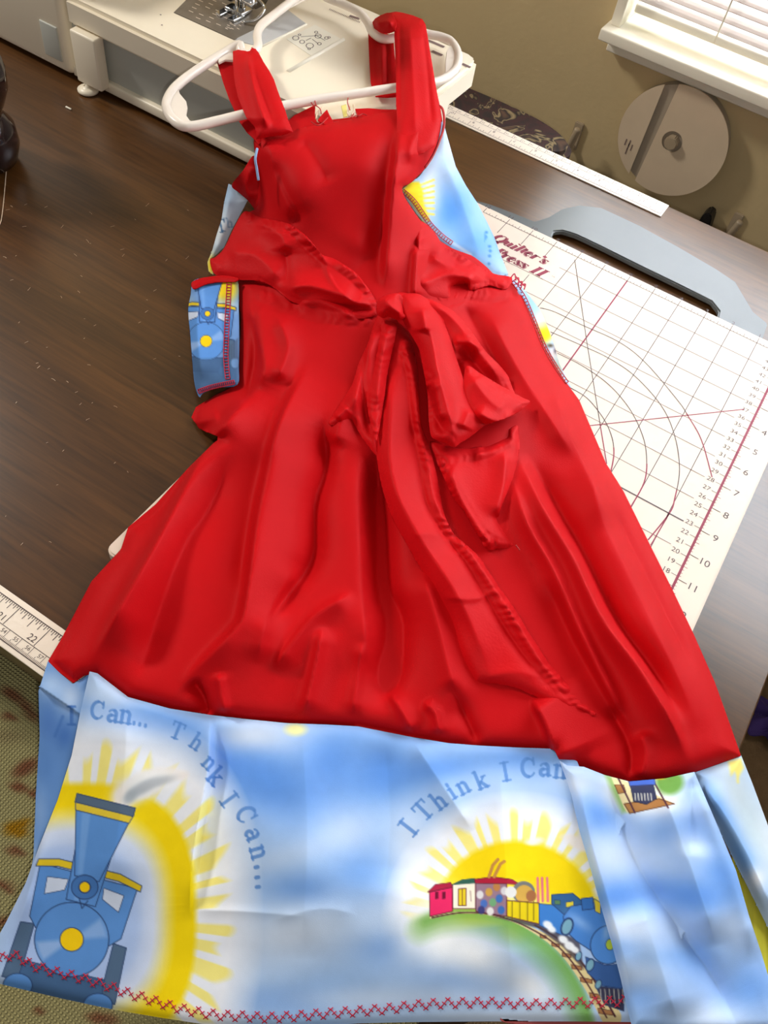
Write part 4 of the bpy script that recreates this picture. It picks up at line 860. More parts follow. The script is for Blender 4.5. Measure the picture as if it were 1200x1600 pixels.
dr = thing('dress', 'child sized red apron dress with blue train print hem on a hanger', 'dress')
skirt_folds = [
 ([(420, 590), (372, 640), (327, 692), (293, 754), (239, 858), (185, 954), (139, 1040)], .015, 9, 44),
 ([(365, 700), (330, 790), (290, 850), (250, 950), (215, 1075)], -.005, 22, 34),
 ([(489, 560), (445, 640), (424, 704), (402, 808), (383, 948), (366, 985), (327, 1025), (275, 1075)], .0105, 6, 55),
 ([(425, 690), (392, 800), (372, 930)], -.004, 26, 10),
 ([(502, 640), (510, 725), (493, 787), (489, 871), (450, 930), (405, 985)], -.010, 24, 16),
 ([(556, 925), (497, 958), (460, 1000), (425, 1050)], .005, 8, 24),
 ([(470, 880), (420, 960), (400, 1040)], .004, 20, 20),
 ([(587, 690), (595, 825), (599, 919), (618, 976), (608, 1068), (604, 1120)], -.016, 26, 20),
 ([(560, 700), (562, 830), (566, 930), (575, 1060)], .006, 30, 22),
 ([(505, 975), (490, 1050), (473, 1120)], .005, 9, 16), ([(566, 1000), (558, 1060), (550, 1120)], .003, 10, 12),
 ([(604, 1078), (626, 1108), (646, 1146)], .004, 8, 10), ([(660, 1095), (680, 1115), (686, 1150)], .0035, 8, 8),
 ([(655, 880), (680, 960), (700, 1040), (722, 1120)], .006, 24, 20), ([(700, 1060), (728, 1120), (750, 1165)], -.004, 14, 10),
 ([(803, 700), (850, 795), (896, 871), (943, 968), (1001, 1046), (1050, 1130), (1080, 1200)], .012, 26, 8),
 ([(820, 700), (865, 785), (912, 868), (962, 968), (1018, 1046), (1074, 1135)], -.009, 8, 20),
 ([(795, 736), (825, 820), (865, 891), (908, 988), (966, 1104), (997, 1143)], .0065, 24, 9),
 ([(850, 900), (895, 1000), (945, 1090), (975, 1150)], -.004, 20, 10),
 ([(923, 690), (935, 794), (989, 910), (1050, 1040), (1100, 1150)], .004, 50, 24),
 ([(940, 760), (990, 860), (1040, 960), (1090, 1060)], -.003, 12, 14),
 ([(860, 600), (900, 700), (960, 830)], .004, 26, 20),
 ([(980, 1222), (984, 1170), (950, 1100)], -.004, 12, 10), ([(1000, 1140), (1010, 1180), (1000, 1220)], .0035, 12, 12),
 ([(830, 1090), (852, 1130), (866, 1170), (880, 1200)], .007, 5, 40),
 ([(300, 1060), (320, 1090), (328, 1120)], -.006, 14, 6), ([(340, 1050), (345, 1085), (352, 1118)], .004, 8, 10),
 ([(760, 480), (800, 560), (850, 640), (900, 720)], .005, 20, 26), ([(720, 470), (760, 540), (800, 620)], -.005, 14, 14),
 ([(388, 470), (408, 540), (412, 580), (400, 610)], .006, 8, 26), ([(430, 490), (450, 540), (430, 600)], .005, 16, 16), ([(460, 480), (500, 470), (560, 500)], .004, 14, 14),
 ([(395, 470), (398, 560), (380, 640)], -.004, 8, 8), ([(345, 650), (310, 660), (300, 655)], .003, 10, 10),
 ([(520, 700), (540, 640), (560, 600)], .004, 20, 14)]
skirt_poly = [(372,437),(376,500),(374,560),(372,600),(335,618),(306,636),(299,652),(311,670),(345,684),(334,692),(297,728),(268,760),(243,788),(200,824),(189,858),(143,908),(97,996),(75,1033),(92,1050),(114,1067),(132,1056),(150,1052),(200,1090),(265,1108),(328,1118),(390,1125),(450,1131),(510,1133),(560,1136),(640,1152),(700,1162),(750,1166),(810,1169),(866,1172),(874,1188),(886,1197),(912,1199),(945,1212),(983,1222),(1040,1217),(1085,1207),(1125,1193),(1158,1181),(1140,1130),(1117,1066),(1084,991),(1051,922),(1012,844),(974,767),(947,724),(927,677),(905,625),(883,595),(866,568),(850,540),(838,508),(825,480),(812,455),(800,436),(760,424),(700,440),(600,440),(500,420),(420,430)]
side_line = [(372, 440), (374, 560), (372, 600), (306, 636), (299, 652), (311, 670), (345, 684), (297, 728), (243, 788), (200, 824), (189, 858), (143, 908), (97, 996), (75, 1033)]
cloth('skirt', skirt_poly, M_red, dr, 0, skirt_folds, (.008, 11), 3.0, wr=.0004, puckers=[([(690, 462), (730, 456), (770, 460), (800, 450)], 14, .0014, 12), ([(410, 462), (450, 480), (500, 494), (570, 500)], 12, .0008, 18)], seed=4, smooth_poly=False,
      drop_sides=None)
# hem band pieces
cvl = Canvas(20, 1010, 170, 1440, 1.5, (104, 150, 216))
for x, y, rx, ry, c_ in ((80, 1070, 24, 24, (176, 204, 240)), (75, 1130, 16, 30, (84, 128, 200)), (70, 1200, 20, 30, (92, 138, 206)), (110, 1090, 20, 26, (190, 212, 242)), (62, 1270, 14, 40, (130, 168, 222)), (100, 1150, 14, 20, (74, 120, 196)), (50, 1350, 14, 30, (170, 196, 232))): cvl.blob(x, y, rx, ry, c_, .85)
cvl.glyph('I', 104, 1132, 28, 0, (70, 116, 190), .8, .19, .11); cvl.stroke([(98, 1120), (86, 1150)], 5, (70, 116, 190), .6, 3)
cloth('hem_band', [(75,1033),(92,1050),(114,1069),(140,1052),(134,1090),(118,1160),(95,1260),(60,1330),(40,1400),(52,1340),(56,1240),(62,1150),(60,1080)], M_print, dr, -.006, [], (.002, 6), 2.0, canvas=cvl, wr=.0008, smooth_poly=False, label='blue hem fold behind the left edge')
hem_folds = [([(328, 1110), (325, 1200), (306, 1300), (296, 1400), (300, 1440)], .0045, 22, 5), ([(338, 1115), (335, 1200), (318, 1300), (306, 1400)], -.0035, 5, 30),
 ([(300, 1422), (380, 1424), (480, 1432)], .0009, 8, 8), ([(200, 1100), (190, 1250), (170, 1400)], .004, 40, 40), ([(470, 1125), (480, 1300), (470, 1500)], .004, 60, 50),
 ([(600, 1150), (610, 1280), (600, 1400)], -.0025, 40, 50), ([(640, 1150), (700, 1240), (740, 1300)], .003, 20, 20), ([(780, 1180), (790, 1350), (800, 1560)], .005, 60, 50), ([(130, 1060), (100, 1180), (60, 1340), (20, 1480)], .004, 8, 30),
 ([(420, 1440), (500, 1420), (560, 1430)], .0006, 12, 12)]
hem_poly = [(140,1049),(152,1052),(200,1089),(265,1107),(328,1117),(390,1124),(450,1130),(510,1132),(560,1135),(640,1151),(700,1161),(750,1165),(810,1168),(868,1170),(900,1185),(930,1260),(970,1380),(1000,1480),(1010,1560),(1008,1597),(900,1596),(760,1596),(640,1597),(560,1599),(450,1606),(330,1602),(250,1590),(180,1578),(100,1561),(40,1547),(-14,1534),(-12,1480),(10,1440),(40,1380),(62,1320),(90,1250),(112,1180),(126,1110)]
cloth('hem_band', hem_poly, M_print, dr, .0, hem_folds, (.004, 7), 1.5, canvas=hem_c, wr=.0008, seed=8, smooth_poly=False, thick=0)
def rc_folds():
    return [([(940, 1205), (962, 1270), (1000, 1360), (1060, 1450), (1120, 1540), (1160, 1620)], -.007, 26, 26), ([(1030, 1220), (1060, 1300), (1095, 1400), (1120, 1480)], .007, 30, 26),
            ([(1082, 1208), (1080, 1270), (1078, 1340)], -.004, 8, 20), ([(905, 1220), (925, 1320), (960, 1440), (990, 1560)], .004, 14, 40), ([(1000, 1400), (1030, 1500), (1060, 1600)], .005, 30, 30), ([(1085, 1210), (1130, 1300), (1165, 1400), (1200, 1500)], .008, 30, 6)]
cloth('hem_band', [(1158,1180),(1176,1225),(1200,1290),(1225,1350),(1250,1430),(1262,1520),(1240,1580),(1200,1450),(1150,1350),(1100,1250),(1084,1206),(1125,1192)], M_print, dr, -.004, [([(1090, 1215), (1130, 1270), (1170, 1340), (1215, 1440)], .006, 16, 22)], (.005, 9), 2.0, canvas=cvd, wr=.0006, smooth_poly=False)
cloth('hem_band', [(1145,1330),(1165,1370),(1195,1420),(1240,1500),(1262,1580),(1260,1640),(1215,1640),(1180,1540),(1150,1420)], M_print, dr, -.012, [], (.002, 6), 2.5, canvas=cve, wr=.0006, label='yellow printed fold between the blue folds')
cloth('hem_band', [(868,1171),(874,1188),(886,1196),(912,1198),(945,1211),(983,1221),(1040,1216),(1085,1206),(1096,1232),(1122,1292),(1150,1360),(1170,1430),(1190,1490),(1206,1545),(1225,1610),(1100,1612),(988,1606),(980,1575),(970,1530),(956,1475),(940,1420),(922,1355),(906,1300),(892,1240),(880,1205)], M_print, dr, .0055, rc_folds(), (.005, 6), 1.5, canvas=cvr, wr=.0008, seed=9, smooth_poly=False, thick=0)
# back hem layer peeping out below
cloth('back_hem', [(790,1588),(880,1588),(985,1588),(990,1602),(880,1601),(795,1599)], M_print, dr, -.014, [], (.001, 5), 2.5, canvas=Canvas(440, 1560, 1020, 1630, 1, (150, 70, 70)), label='inner printed hem layer seen below the front hem')
# zigzag hem stitching
zig = [(-6,1503),(20,1492),(50,1508),(80,1517),(110,1524),(140,1532),(170,1541),(200,1552),(235,1562),(270,1573),(300,1580),(340,1586),(380,1588),(420,1590),(460,1588),(520,1583),(600,1577),(660,1570),(720,1567),(780,1567),(840,1569),(900,1567),(960,1565),(978,1563)]
zp = catmull(zig, 4); L_ = np.concatenate([[0], np.cumsum(np.hypot(*np.diff(zp, axis=0).T))]); strokes = []
tt = np.arange(0, L_[-1], 11.5); zx = np.interp(tt, L_, zp[:, 0]); zy = np.interp(tt, L_, zp[:, 1])
for i in range(len(tt) - 1):
    s0 = -7 if i % 2 else 7; s1 = -s0; a = np.array([zx[i], zy[i] + s0]); b = np.array([zx[i + 1], zy[i + 1] + s1]); strokes.append([a, (a + b) / 2, b]); d = (b - a) / np.linalg.norm(b - a); n_ = np.array([-d[1], d[0]])
    for t in (.05, .5, .95):
        c_ = a + (b - a) * t; strokes.append([c_ - n_ * 4.2, c_ + n_ * 4.2])
def zf_of(poly_off, folds, wr, seed, edge, poly):
    p = np.asarray(poly, float)
    def f(px, py):
        z = base(px, py) + poly_off + fold_field(px, py, folds) + wrinkle(px, py, wr, seed) - edge[0] * np.exp(-(segdist(px, py, np.vstack([p, p[:1]])) / edge[1]) ** 1.3)
        return clamp_z(px, py, z, max(0, min(poly_off, .012)))
    return f
zh = zf_of(0, hem_folds, .0008, 8, (.004, 7), hem_poly)
surface_strokes('hem_stitching', [s for s in strokes if s[0][0] < 972], zh, .00028, M_thread, dr, lift=.0004, label='crimson zigzag stitching along the hem')

# bodice
bod_poly = [(398,214),(420,208),(447,206),(480,197),(520,190),(560,184),(585,178),(622,172),(655,168),(684,170),(691,188),(690,208),(680,235),(665,262),(643,285),(628,297),(650,335),(677,367),(700,384),(735,398),(768,424),(770,450),(700,490),(600,495),(480,475),(400,440),(370,420),(372,370),(385,335),(402,322),(403,280),(398,240)]
cloth('bodice', bod_poly, M_red, dr, 0, [
 ([(626, 184), (619, 250), (610, 340), (600, 460)], .0055, 8, 40), ([(616, 190), (608, 250), (598, 340), (590, 450)], -.0035, 22, 6),
 ([(415, 215), (432, 274), (460, 346)], .0022, 12, 26), ([(469, 215), (495, 250), (515, 290)], -.0018, 14, 14), ([(625, 250), (590, 330), (550, 409)], .002, 40, 26),
 ([(590, 340), (560, 420), (500, 440)], -.0015, 18, 18), ([(650, 380), (648, 430), (646, 470)], .005, 5, 20),
 ([(425, 250), (447, 300), (462, 330), (452, 365)], -.0016, 6, 10), ([(700, 170), (650, 210), (640, 260)], .003, 10, 14)], (.0035, 7), 3.0, wr=.0005, seed=12)
cloth('side_facing', [(398,243),(380,266),(362,289),(372,300),(387,313),(396,325),(406,336),(408,290)], M_red, dr, -.004, [([(395, 260), (385, 290), (392, 315)], .003, 10, 10)], (.002, 6), 3.0)
# side panels in print
cl = Canvas(310, 270, 430, 440, 2, (196, 212, 228)); cl.blob(350, 300, 20, 24, (150, 182, 216), .8); cl.blob(340, 360, 20, 20, (220, 226, 230), .8); cl.blob(330, 415, 8, 16, (240, 206, 30), .95)
cl.glyph('T', 340, 364, 19, -14, (40, 84, 130), .9, .14, .1); cl.glyph('h', 355, 356, 15, -10, (90, 130, 170), .7, .12, .1)
cloth('side_panel', [(357,287),(366,291),(387,313),(381,325),(376,334),(362,360),(350,387),(338,398),(329,405),(331,418),(334,430),(326,424),(324,410),(332,390),(338,368),(346,343),(350,317)], M_print, dr, -.005, [([(360, 295), (350, 340), (332, 400)], .003, 12, 12)], (.003, 6), 2.0, canvas=cl, smooth_poly=False, label='blue white printed side panel beside the left sash')
cr_ = Canvas(610, 170, 900, 620, 2, (170, 202, 238))
cr_.blob(715, 225, 30, 60, (206, 220, 236), .9, 60); cr_.blob(705, 330, 34, 40, (84, 146, 222), .9, 0); cr_.blob(740, 380, 40, 30, (110, 166, 228), .9, 0); cr_.blob(700, 262, 26, 20, (180, 206, 236), .8); cr_.blob(672, 300, 14, 40, (224, 226, 232), .8); cr_.blob(690, 375, 16, 14, (160, 200, 236), .7)
cr_.poly([(628, 298), (640, 284), (655, 284), (661, 300), (662, 318), (672, 345), (660, 352), (640, 320)], (246, 214, 30), .95, 4)
for i in range(7): cr_.stroke([(655, 290 + i * 7), (678, 281 + i * 9)], 3.5, (246, 222, 60), .85, 2)
cr_.stroke([(630, 302), (652, 334), (690, 368), (735, 398)], 5, (190, 214, 240), .9, 3)
for a, b in ((760, 363), (765, 385), (766, 392), (765, 400), (764, 412)): cr_.ell(a, b, 2.5, 2.2, (60, 120, 190), .8, 2)
cr_.poly([(757, 364), (762, 370), (757, 378)], (70, 130, 196), .8, 2)
cr_.blob(830, 475, 18, 30, (150, 190, 232), .9, -20); cr_.blob(846, 500, 14, 14, (232, 236, 226), .9); cr_.blob(852, 520, 12, 16, (244, 214, 20), 1, 0, 2); cr_.blob(846, 508, 10, 6, (246, 238, 170), .8)
cr_.blob(866, 552, 10, 12, (226, 200, 190), .8); cr_.blob(872, 575, 10, 20, (150, 160, 130), .8); cr_.blob(860, 540, 5, 3, (70, 50, 20), .9); cr_.blob(868, 548, 3, 5, (60, 50, 60), .8)
side_folds = [([(690, 240), (720, 310), (750, 400)], .004, 22, 18), ([(735, 290), (760, 350), (790, 420)], -.002, 14, 8)]
side_poly = [(688,180),(694,196),(703,228),(712,260),(728,290),(745,316),(760,345),(772,370),(783,400),(794,428),(782,432),(768,426),(737,400),(705,389),(688,376),(672,360),(650,333),(637,315),(627,297),(640,286),(655,276),(668,258),(680,236),(690,206)]
cloth('side_panel', side_poly, M_print, dr, -.001, side_folds, (.003, 7), 2.0, canvas=cr_, smooth_poly=False, label='blue printed side panel with yellow sun rays beside the right strap', seed=22)
zsp = zf_of(-.001, side_folds, .0006, 22, (.003, 7), side_poly)
def overlock(path, w_, n_, s0=1):
    p = catmull(path, 4); L_ = np.concatenate([[0], np.cumsum(np.hypot(*np.diff(p, axis=0).T))]); t = np.linspace(0, L_[-1], n_); X_ = np.interp(t, L_, p[:, 0]); Y_ = np.interp(t, L_, p[:, 1]); gx_ = np.gradient(X_); gy_ = np.gradient(Y_); nn = np.hypot(gx_, gy_); out = []
    nx_, ny_ = -gy_ / nn * w_, gx_ / nn * w_
    for i in range(n_): out.append([(X_[i] - nx_[i], Y_[i] - ny_[i]), (X_[i] + nx_[i], Y_[i] + ny_[i])])
    out.append([(X_[i] - nx_[i], Y_[i] - ny_[i]) for i in range(n_)]); out.append([(X_[i] + nx_[i], Y_[i] + ny_[i]) for i in range(n_)]); return out
surface_strokes('seam_stitching', overlock([(629, 298), (645, 312), (658, 330), (672, 350), (690, 368), (706, 380)], 3.2, 26), zsp, .00035, M_thread, dr)
cloth('side_panel', [(786,424),(800,436),(808,440),(823,457),(836,474),(843,483),(852,502),(861,525),(868,546),(874,568),(886,593),(893,606),(880,600),(866,575),(848,545),(828,500),(812,470)], M_print, dr, -.006, [], (.003, 6), 2.0, canvas=cr_, smooth_poly=False, label='narrow printed strip at the right waist seam')
surface_strokes('seam_stitching', overlock([(801, 440), (818, 463), (834, 500), (850, 540), (868, 572), (886, 598)], 2.6, 34), lambda x, y: ZF['skirt'](x, y), .00045, M_redthread, dr)
# pocket on the left
cp_ = Canvas(280, 420, 390, 630, 2, (110, 150, 205))
cp_.blob(352, 450, 20, 24, (246, 214, 30), .98, 0, 2); cp_.blob(352, 478, 20, 10, (206, 220, 214), .9); cp_.blob(296, 490, 8, 20, (210, 214, 170), .8)
locomotive(cp_, 322, 533, .50, 3)
cp_.poly([(298, 562), (372, 560), (372, 612), (304, 618)], (72, 104, 146), .9, 8); cp_.ell(367, 567, 6, 8, (110, 150, 200), 1, 1); cp_.poly([(358, 540), (372, 528), (372, 560), (360, 562)], (80, 100, 130), .8, 3)
pk_poly = [(303,438),(330,434),(352,432),(371,436),(373,480),(374,530),(373,570),(371,601),(340,606),(318,614),(311,620),(304,600),(300,560),(297,520),(294,485),(298,460)]
pk_folds = [([(312, 450), (308, 520), (316, 600)], .003, 10, 20), ([(345, 440), (350, 520), (348, 600)], -.0015, 12, 12)]
pk = cloth('pocket', pk_poly, M_print, dr, .002, pk_folds, (.003, 6), 1.6, canvas=cp_, label='blue printed pocket with red overlock stitching', seed=31)
zpk = zf_of(.002, pk_folds, .0006, 31, (.003, 6), catmull(pk_poly, 4, True))
surface_strokes('pocket_stitching', overlock([(358, 440), (356, 480), (354, 520), (353, 560), (356, 592)], 3.4, 34) + overlock([(302, 446), (320, 438), (345, 435), (368, 434)], 3.5, 26) + overlock([(310, 612), (330, 605), (366, 597)], 3.2, 20), zpk, .0004, M_thread, pk)
cloth('pocket_top_binding', [(299,442),(312,435),(330,432),(350,430),(371,434),(368,440),(340,441),(320,445),(303,452)], M_red, dr, .0045, [], (.001, 3), 2.0)

# gathers and right waist tie
cloth('sash', [(648,350),(662,347),(680,364),(693,383),(720,398),(767,426),(800,434),(790,452),(766,446),(745,452),(715,458),(697,466),(670,464),(655,462),(648,462),(646,440),(650,400)], M_red2, dr, .003, [([(655, 355), (652, 400), (648, 455)], .004, 6, 12), ([(665, 395), (710, 420), (760, 432)], .004, 14, 14), ([(650, 450), (700, 430), (750, 440)], .003, 12, 10), ([(690, 385), (720, 410)], -.002, 8, 8), ([(700, 455), (735, 447)], -.005, 8, 8)], (.003, 6), 2.5, puckers=[([(706, 392), (767, 430), (780, 446), (715, 456)], 10, .0012, 9), ([(655, 350), (650, 400), (648, 450)], 8, .0006, 12)], seed=14, wr=.0014)
# left waist tie
lt_poly = [(408,340),(387,330),(378,334),(366,355),(350,388),(336,402),(328,406),(334,427),(350,432),(373,437),(395,438),(417,443),(437,457),(453,470),(475,478),(497,484),(530,492),(560,498),(587,492),(589,475),(580,457),(570,443),(555,425),(537,413),(520,403),(503,397),(483,373),(468,360),(453,350),(430,344)]
cloth('sash', lt_poly, M_red2, dr, .005, [([(455, 352), (483, 376), (503, 400), (520, 440), (550, 470), (585, 478)], .004, 6, 10), ([(500, 400), (530, 450), (560, 475)], -.003, 8, 8), ([(440, 455), (470, 447), (500, 450), (560, 470)], .005, 12, 16),
  ([(400, 345), (440, 370), (445, 400)], .003, 20, 16), ([(350, 395), (400, 400), (440, 440)], .003, 20, 20), ([(445, 380), (448, 420), (450, 450)], -.002, 8, 8), ([(480, 480), (540, 480), (590, 485)], -.004, 5, 5), ([(520, 405), (555, 428), (582, 462)], .003, 8, 8)], (.004, 8), 2.5, puckers=[([(455, 352), (500, 396), (540, 420), (572, 448), (588, 470)], 11, .0010, 14), ([(380, 336), (410, 350), (455, 352)], 9, .0006, 14), ([(400, 438), (453, 470), (530, 490)], 7, .0005, 12)], seed=15, wr=.0013)
# bow
cloth('sash_tail', [(672,690),(700,698),(735,700),(770,690),(806,664),(811,684),(812,700),(806,734),(792,772),(780,808),(796,830),(812,855),(786,857),(762,859),(750,842),(740,826),(725,800),(708,778),(695,750),(682,721)], M_red2, dr, .006, [
   ([(808, 686), (770, 704), (735, 712)], .003, 8, 10), ([(790, 700), (786, 760), (775, 812)], .004, 14, 10), ([(700, 720), (720, 780), (750, 830), (770, 856)], .004, 8, 10), ([(770, 800), (790, 830), (810, 852)], -.002, 6, 6), ([(745, 690), (770, 685), (800, 676)], -.005, 12, 12)], (.004, 7), 2.5, puckers=[([(688, 725), (712, 778), (742, 826), (766, 856)], 12, .0011, 13), ([(740, 826), (775, 850), (808, 853)], 9, .0007, 10), ([(680, 722), (720, 716), (762, 708), (806, 686)], 8, .0006, 11)], seed=16, wr=.0016)
tail_poly = [(590,640),(584,680),(588,712),(593,745),(600,774),(612,808),(631,843),(655,885),(684,931),(700,965),(710,992),(720,1020),(732,1045),(740,1060),(748,1067),(775,1069),(806,1075),(840,1090),(872,1106),(905,1114),(932,1117),(912,1096),(893,1075),(875,1055),(858,1036),(840,1008),(823,983),(810,960),(797,940),(786,925),(775,909),(762,890),(749,870),(730,852),(710,835),(699,815),(692,795),(688,770),(684,747),(677,720),(670,695),(662,675),(657,655),(655,620),(653,581),(650,560),(644,537),(636,520),(627,507),(612,500),(604,520),(606,580)]
cloth('sash_tail', tail_poly, M_red2, dr, .006, [
   ([(640, 560), (650, 640), (668, 720), (682, 790), (740, 870), (800, 960), (850, 1040), (905, 1100)], .003, 10, 8), ([(632, 560), (640, 640), (655, 730), (672, 800), (728, 880), (785, 975), (835, 1045), (890, 1105)], -.0022, 7, 7),
   ([(606, 520), (610, 620), (612, 740), (650, 830), (720, 940), (770, 1060)], .005, 14, 34), ([(640, 836), (680, 835), (715, 845)], .0009, 8, 12), ([(690, 932), (740, 936), (780, 922)], .0011, 5, 10), ([(750, 1062), (800, 1050), (850, 1058)], .0012, 14, 14), ([(626, 520), (648, 600), (655, 680)], .004, 10, 8)], (.005, 8), 2.5, puckers=[([(640, 540), (652, 620), (664, 690), (684, 760), (705, 830), (748, 878), (795, 948), (835, 1012), (870, 1055), (915, 1102)], 14, .0011, 15)], seed=17, wr=.0018)
cloth('bow_loop', [(592,490),(582,512),(575,535),(560,568),(550,600),(530,632),(513,660),(522,664),(534,660),(548,655),(556,668),(570,690),(590,714),(592,700),(598,670),(600,640),(606,600),(614,560),(622,520),(620,500),(606,490)], M_red2, dr, .009, [([(590, 500), (570, 570), (548, 650)], .005, 16, 14), ([(572, 540), (566, 610), (582, 690)], -.004, 8, 8), ([(525, 655), (545, 635)], .003, 8, 8)], (.005, 7), 2.2, seed=18, wr=.0012)
cloth('bow_loop', [(598,500),(610,503),(620,508),(617,530),(612,552),(605,585),(602,612),(598,640),(594,665),(588,690),(582,672),(576,650),(573,628),(572,610),(578,585),(583,560),(590,530)], M_red2, dr, .0125, [([(606, 510), (594, 570), (588, 640)], .003, 8, 8)], (.003, 5), 2.2, puckers=[([(606, 515), (598, 560), (586, 620), (588, 680)], 12, .0007, 14)], seed=19, wr=.0016)
cloth('bow_loop', [(620,459),(642,459),(670,467),(700,480),(718,495),(735,515),(757,547),(770,560),(780,570),(790,582),(795,590),(801,607),(806,620),(800,640),(780,655),(760,664),(740,670),(700,660),(690,600),(680,540),(655,500),(630,490)], M_red2, dr, .0095, [
   ([(650, 462), (700, 490), (745, 545), (790, 600)], .005, 12, 20), ([(705, 533), (735, 535), (755, 550)], .003, 8, 8), ([(720, 540), (760, 590), (795, 625)], -.005, 14, 14), ([(712, 560), (728, 600)], -.004, 8, 8)], (.004, 7), 2.2, puckers=[([(735, 520), (765, 556), (793, 592), (803, 625)], 9, .0008, 12)], seed=20, wr=.0016)
cloth('bow_loop', [(730,571),(750,583),(775,598),(800,612),(818,622),(828,627),(818,638),(800,650),(780,657),(757,662),(740,650),(728,632),(722,612),(724,590)], M_red2, dr, .0155, [([(735, 585), (760, 620), (790, 645)], .003, 14, 14), ([(740, 640), (775, 658), (805, 645)], .004, 8, 10)], (.004, 6), 2.2, puckers=[([(735, 575), (775, 602), (818, 626)], 8, .0006, 12)], seed=21, wr=.0014)
cloth('bow_loop', [(628,463),(645,458),(660,462),(675,474),(690,492),(697,512),(704,530),(710,550),(720,580),(730,610),(742,636),(757,661),(748,672),(733,684),(720,692),(709,699),(694,692),(680,687),(673,680),(670,660),(669,640),(668,618),(665,598),(660,572),(655,547),(645,528),(634,510),(627,490)], M_red2, dr, .018, [
   ([(650, 470), (672, 520), (684, 580), (700, 640), (710, 690)], .006, 22, 12), ([(668, 600), (680, 650), (700, 680)], -.004, 10, 10), ([(660, 480), (665, 520)], .004, 10, 8), ([(676, 590), (690, 660)], .003, 6, 10), ([(735, 640), (722, 670)], .003, 10, 10)], (.006, 8), 2.2, puckers=[([(664, 590), (671, 640), (678, 676), (700, 688)], 12, .0010, 13)], seed=23, wr=.0014)
cloth('bow_knot', [(588,488),(590,470),(598,463),(610,459),(622,458),(630,466),(634,480),(636,494),(624,501),(608,495),(598,497)], M_red2, dr, .0215, [([(598, 466), (612, 480), (630, 492)], .003, 8, 8), ([(620, 460), (628, 476), (632, 495)], -.003, 4, 4)], (.007, 8), 1.8, seed=24, wr=.001)
# straps and back bodice
flat = lambda z0: (lambda px, py: np.full(np.shape(px), z0))
def slope(pts):
    pts = sorted(pts); ys = [a for a, _ in pts]; zs_ = [b for _, b in pts]; return lambda px, py: np.interp(py, ys, zs_)
cloth('back_bodice', [(448,190),(460,180),(478,171),(493,163),(492,180),(496,192),(510,188),(560,182),(600,185),(640,178),(690,182),(690,205),(600,215),(500,220),(450,220)], M_red, dr, zfun=flat(.0895), edge=(0, 5), step=2.5, label='back neckline piece behind the bodice', smooth_poly=False)
cloth('back_bodice', [(555,170),(575,169),(600,171),(625,171),(640,168),(645,195),(600,200),(560,190)], M_red, dr, zfun=flat(.0905), edge=(0, 5), step=2.5, smooth_poly=False)
cloth('back_bodice', [(496,188),(503,179),(511,171),(515,180),(521,190),(510,196)], M_red, dr, zfun=flat(.092), edge=(0, 5), step=2, smooth_poly=False)
cloth('back_strap', [(339,97),(352,94),(372,96),(392,96),(404,140),(415,190),(414,214),(404,226),(396,216),(386,207),(374,190),(366,172),(358,155),(349,130)], M_red, dr, zfun=slope([(90, .094), (180, .0915), (230, .088)]), edge=(.001, 5), step=2.5, wr=.001, smooth_poly=False)
cloth('front_strap', [(364,80),(374,77),(385,78),(388,84),(390,80),(393,74),(396,72),(404,82),(412,97),(421,111),(428,124),(434,142),(440,158),(446,173),(451,190),(458,206),(440,212),(420,214),(400,218),(399,200),(392,192),(385,184),(378,168),(371,150),(366,125),(364,100)], M_red2, dr, zfun=slope([(70, .104), (100, .106), (150, .1045), (185, .1035), (205, .099), (220, .094)]), folds=[([(388, 80), (392, 110), (404, 160), (420, 205)], .004, 8, 10), ([(396, 76), (400, 120), (430, 200)], -.003, 5, 8)], edge=(.003, 6), step=2.2, wr=.001, smooth_poly=False)
cloth('back_strap', [(575,48),(590,46),(614,56),(617,88),(621,120),(624,151),(605,152),(587,151),(581,138),(579,128),(577,95)], M_red, dr, zfun=slope([(45, .0925), (150, .0905)]), folds=[([(596, 55), (597, 140)], .002, 4, 4), ([(604, 55), (606, 140)], -.002, 3, 3)], edge=(.001, 5), step=2.2, smooth_poly=False)
cloth('back_strap', [(581,36),(586,29),(594,24),(604,20),(613,20),(620,36),(618,48),(607,52),(599,52),(591,49),(584,44)], M_red, dr, zfun=lambda px, py: .1035 + .00045 * (px - 581), folds=[([(585, 38), (604, 34), (614, 40)], .003, 6, 6)], edge=(.003, 5), step=2, smooth_poly=False, label='shaded underside of the strap loop')
cloth('front_strap', [(608,20),(618,18),(630,20),(645,24),(660,30),(665,38),(668,55),(672,80),(676,104),(680,128),(684,150),(688,168),(691,186),(688,205),(680,228),(660,240),(640,245),(620,240),(619,215),(620,190),(619,165),(619,135),(618,100),(617,75),(616,50),(612,34)], M_red2, dr, zfun=slope([(15, .112), (30, .117), (60, .116), (110, .109), (150, .1055), (190, .102), (245, .096)]), folds=[([(640, 30), (644, 110), (650, 220)], .0012, 10, 10), ([(624, 25), (626, 110), (626, 200)], -.0012, 4, 6), ([(660, 40), (668, 110), (676, 200)], -.001, 5, 4)], edge=(.003, 6), step=2.2, wr=.0007, smooth_poly=False)
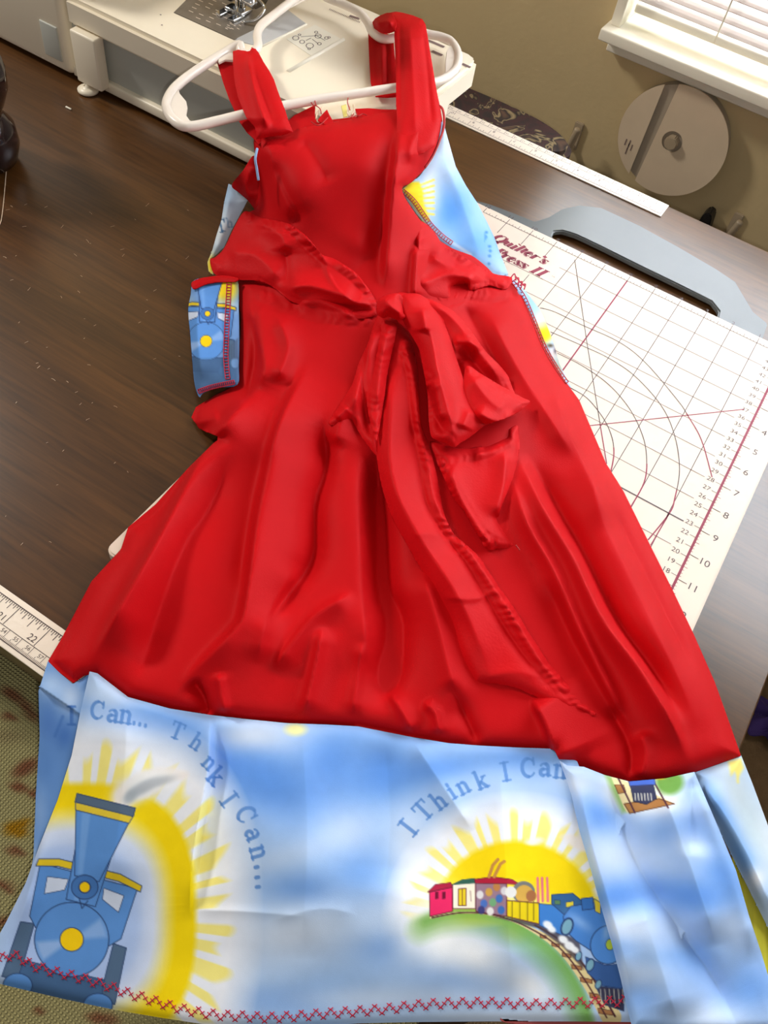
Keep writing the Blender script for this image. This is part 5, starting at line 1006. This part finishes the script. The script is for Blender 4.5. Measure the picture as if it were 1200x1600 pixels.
# frayed threads, piping
def tpx(name, pts, r, m, z, **kw):
    q = catmull([P(a, b, c[0] if (c := q_[2:]) else z) for q_ in pts for a, b in [q_[:2]]], 5); return tube(name, q, r, m, dr, 5, **kw)
for pts in ([(495, 166), (492, 158), (495, 150)], [(492, 168), (486, 160)], [(492, 164), (500, 170), (502, 178)], [(547, 172), (543, 160), (544, 153)], [(556, 175), (560, 181), (566, 178), (573, 180)], [(553, 178), (548, 184), (558, 180)], [(486, 190), (498, 196), (512, 184)]): tpx('loose_thread', pts, .00045, M_redthread, .098)
for pts in ([(503, 168), (496, 176), (494, 186)], [(552, 164), (553, 172), (549, 180)], [(547, 166), (543, 176), (546, 182)]): tpx('loose_thread', pts, .0008, M_lthread, .0965, label='pale frayed thread')
cy_ = Canvas(520, 150, 570, 200, 2, (232, 220, 130)); cloth('seam_allowance', [(533, 165), (541, 163), (543, 181), (537, 183)], M_print, dr, zfun=flat(.093), edge=(0, 3), step=1.5, canvas=cy_, smooth_poly=False, label='yellow printed scrap in the back seam')
M_bp = mat('pale_blue_piping', S(150, 180, 222), .7, .05, 100)
tpx('strap_piping', [(402, 232, .0945), (399, 248, .090), (401, 262, .084), (404, 282, .076)], .0011, M_bp, .09, label='pale blue piping beside the left strap')
tpx('strap_piping', [(686, 184, .0985), (690, 195, .0975), (688, 212, .0955), (684, 226, .092)], .0010, M_bp, .095, label='pale blue piping beside the right strap')
tpx('strap_piping', [(684, 164, .101), (691, 170, .1005), (694, 185, .0995), (693, 202, .098), (686, 222, .094), (676, 244, .088), (664, 262, .083)], .0011, M_redthread, .095)
for pts in ([(798, 434), (804, 428), (806, 438)], [(801, 440), (810, 434), (810, 446)], [(806, 444), (816, 440), (814, 450)], [(812, 446), (821, 444), (819, 452)], [(806, 432), (812, 440), (820, 447)]): tpx('thread_tuft', [(a, b, .026) for a, b in pts], .0006, M_thread, .024)
tpx('loose_thread', [(806, 852, .045), (812, 860, .043)], .0005, M_redthread, .04)

# ------------------------------------------------------------------ lint and scraps
V = []; F = []
for a, b in [(103, 168)]: pass
q = P(107, 169, .0006); ls = box('thread_scrap', q[0] - .0035, q[0] + .0035, q[1] - .0009, q[1] + .0009, .0001, .0014, M_trim, bev=.0004); ls['label'] = 'tiny white thread scrap on the dark table in front of the sewing machine'; ls['category'] = 'thread scrap'
V = []; F = []; r_ = np.random.default_rng(11)
for i in range(70):
    x, y = r_.uniform(0, 300), r_.uniform(300, 930)
    if i < 6: x, y = r_.uniform(0, 120), r_.uniform(540, 640)
    if x > 300 - (y - 640) * .95 and y > 640: continue
    a = r_.uniform(-.9, -.1) if r_.random() < .7 else r_.uniform(0, 1); l_ = r_.uniform(2, 7); w0 = P(x, y, .0004); w1 = P(x + l_ * math.cos(a), y + l_ * math.sin(a), .0004)
    v, f = tube_vf([w0, (w0 + w1) / 2 + [0, .0003, 0], w1], .00012 if i > 8 else .0002, 4); k = len(V); V += list(v); F += [tuple(j + k for j in q_) for q_ in f]
ln = mesh_obj('table_lint', V, F, M_lthread); ln['kind'] = 'stuff'; ln['label'] = 'scattered short pale thread lint on the dark tabletop'; ln['category'] = 'lint'
tl = tube('long_thread', catmull([P(10, 262, .0004), P(7, 300, .0004), P(4, 330, .0004), P(0, 350, .0004), P(-12, 372, .0004)], 5), .00035, M_lthread, None, 5); tl['label'] = 'single long tan thread lying below the dark bottle at the left edge'; tl['category'] = 'thread'
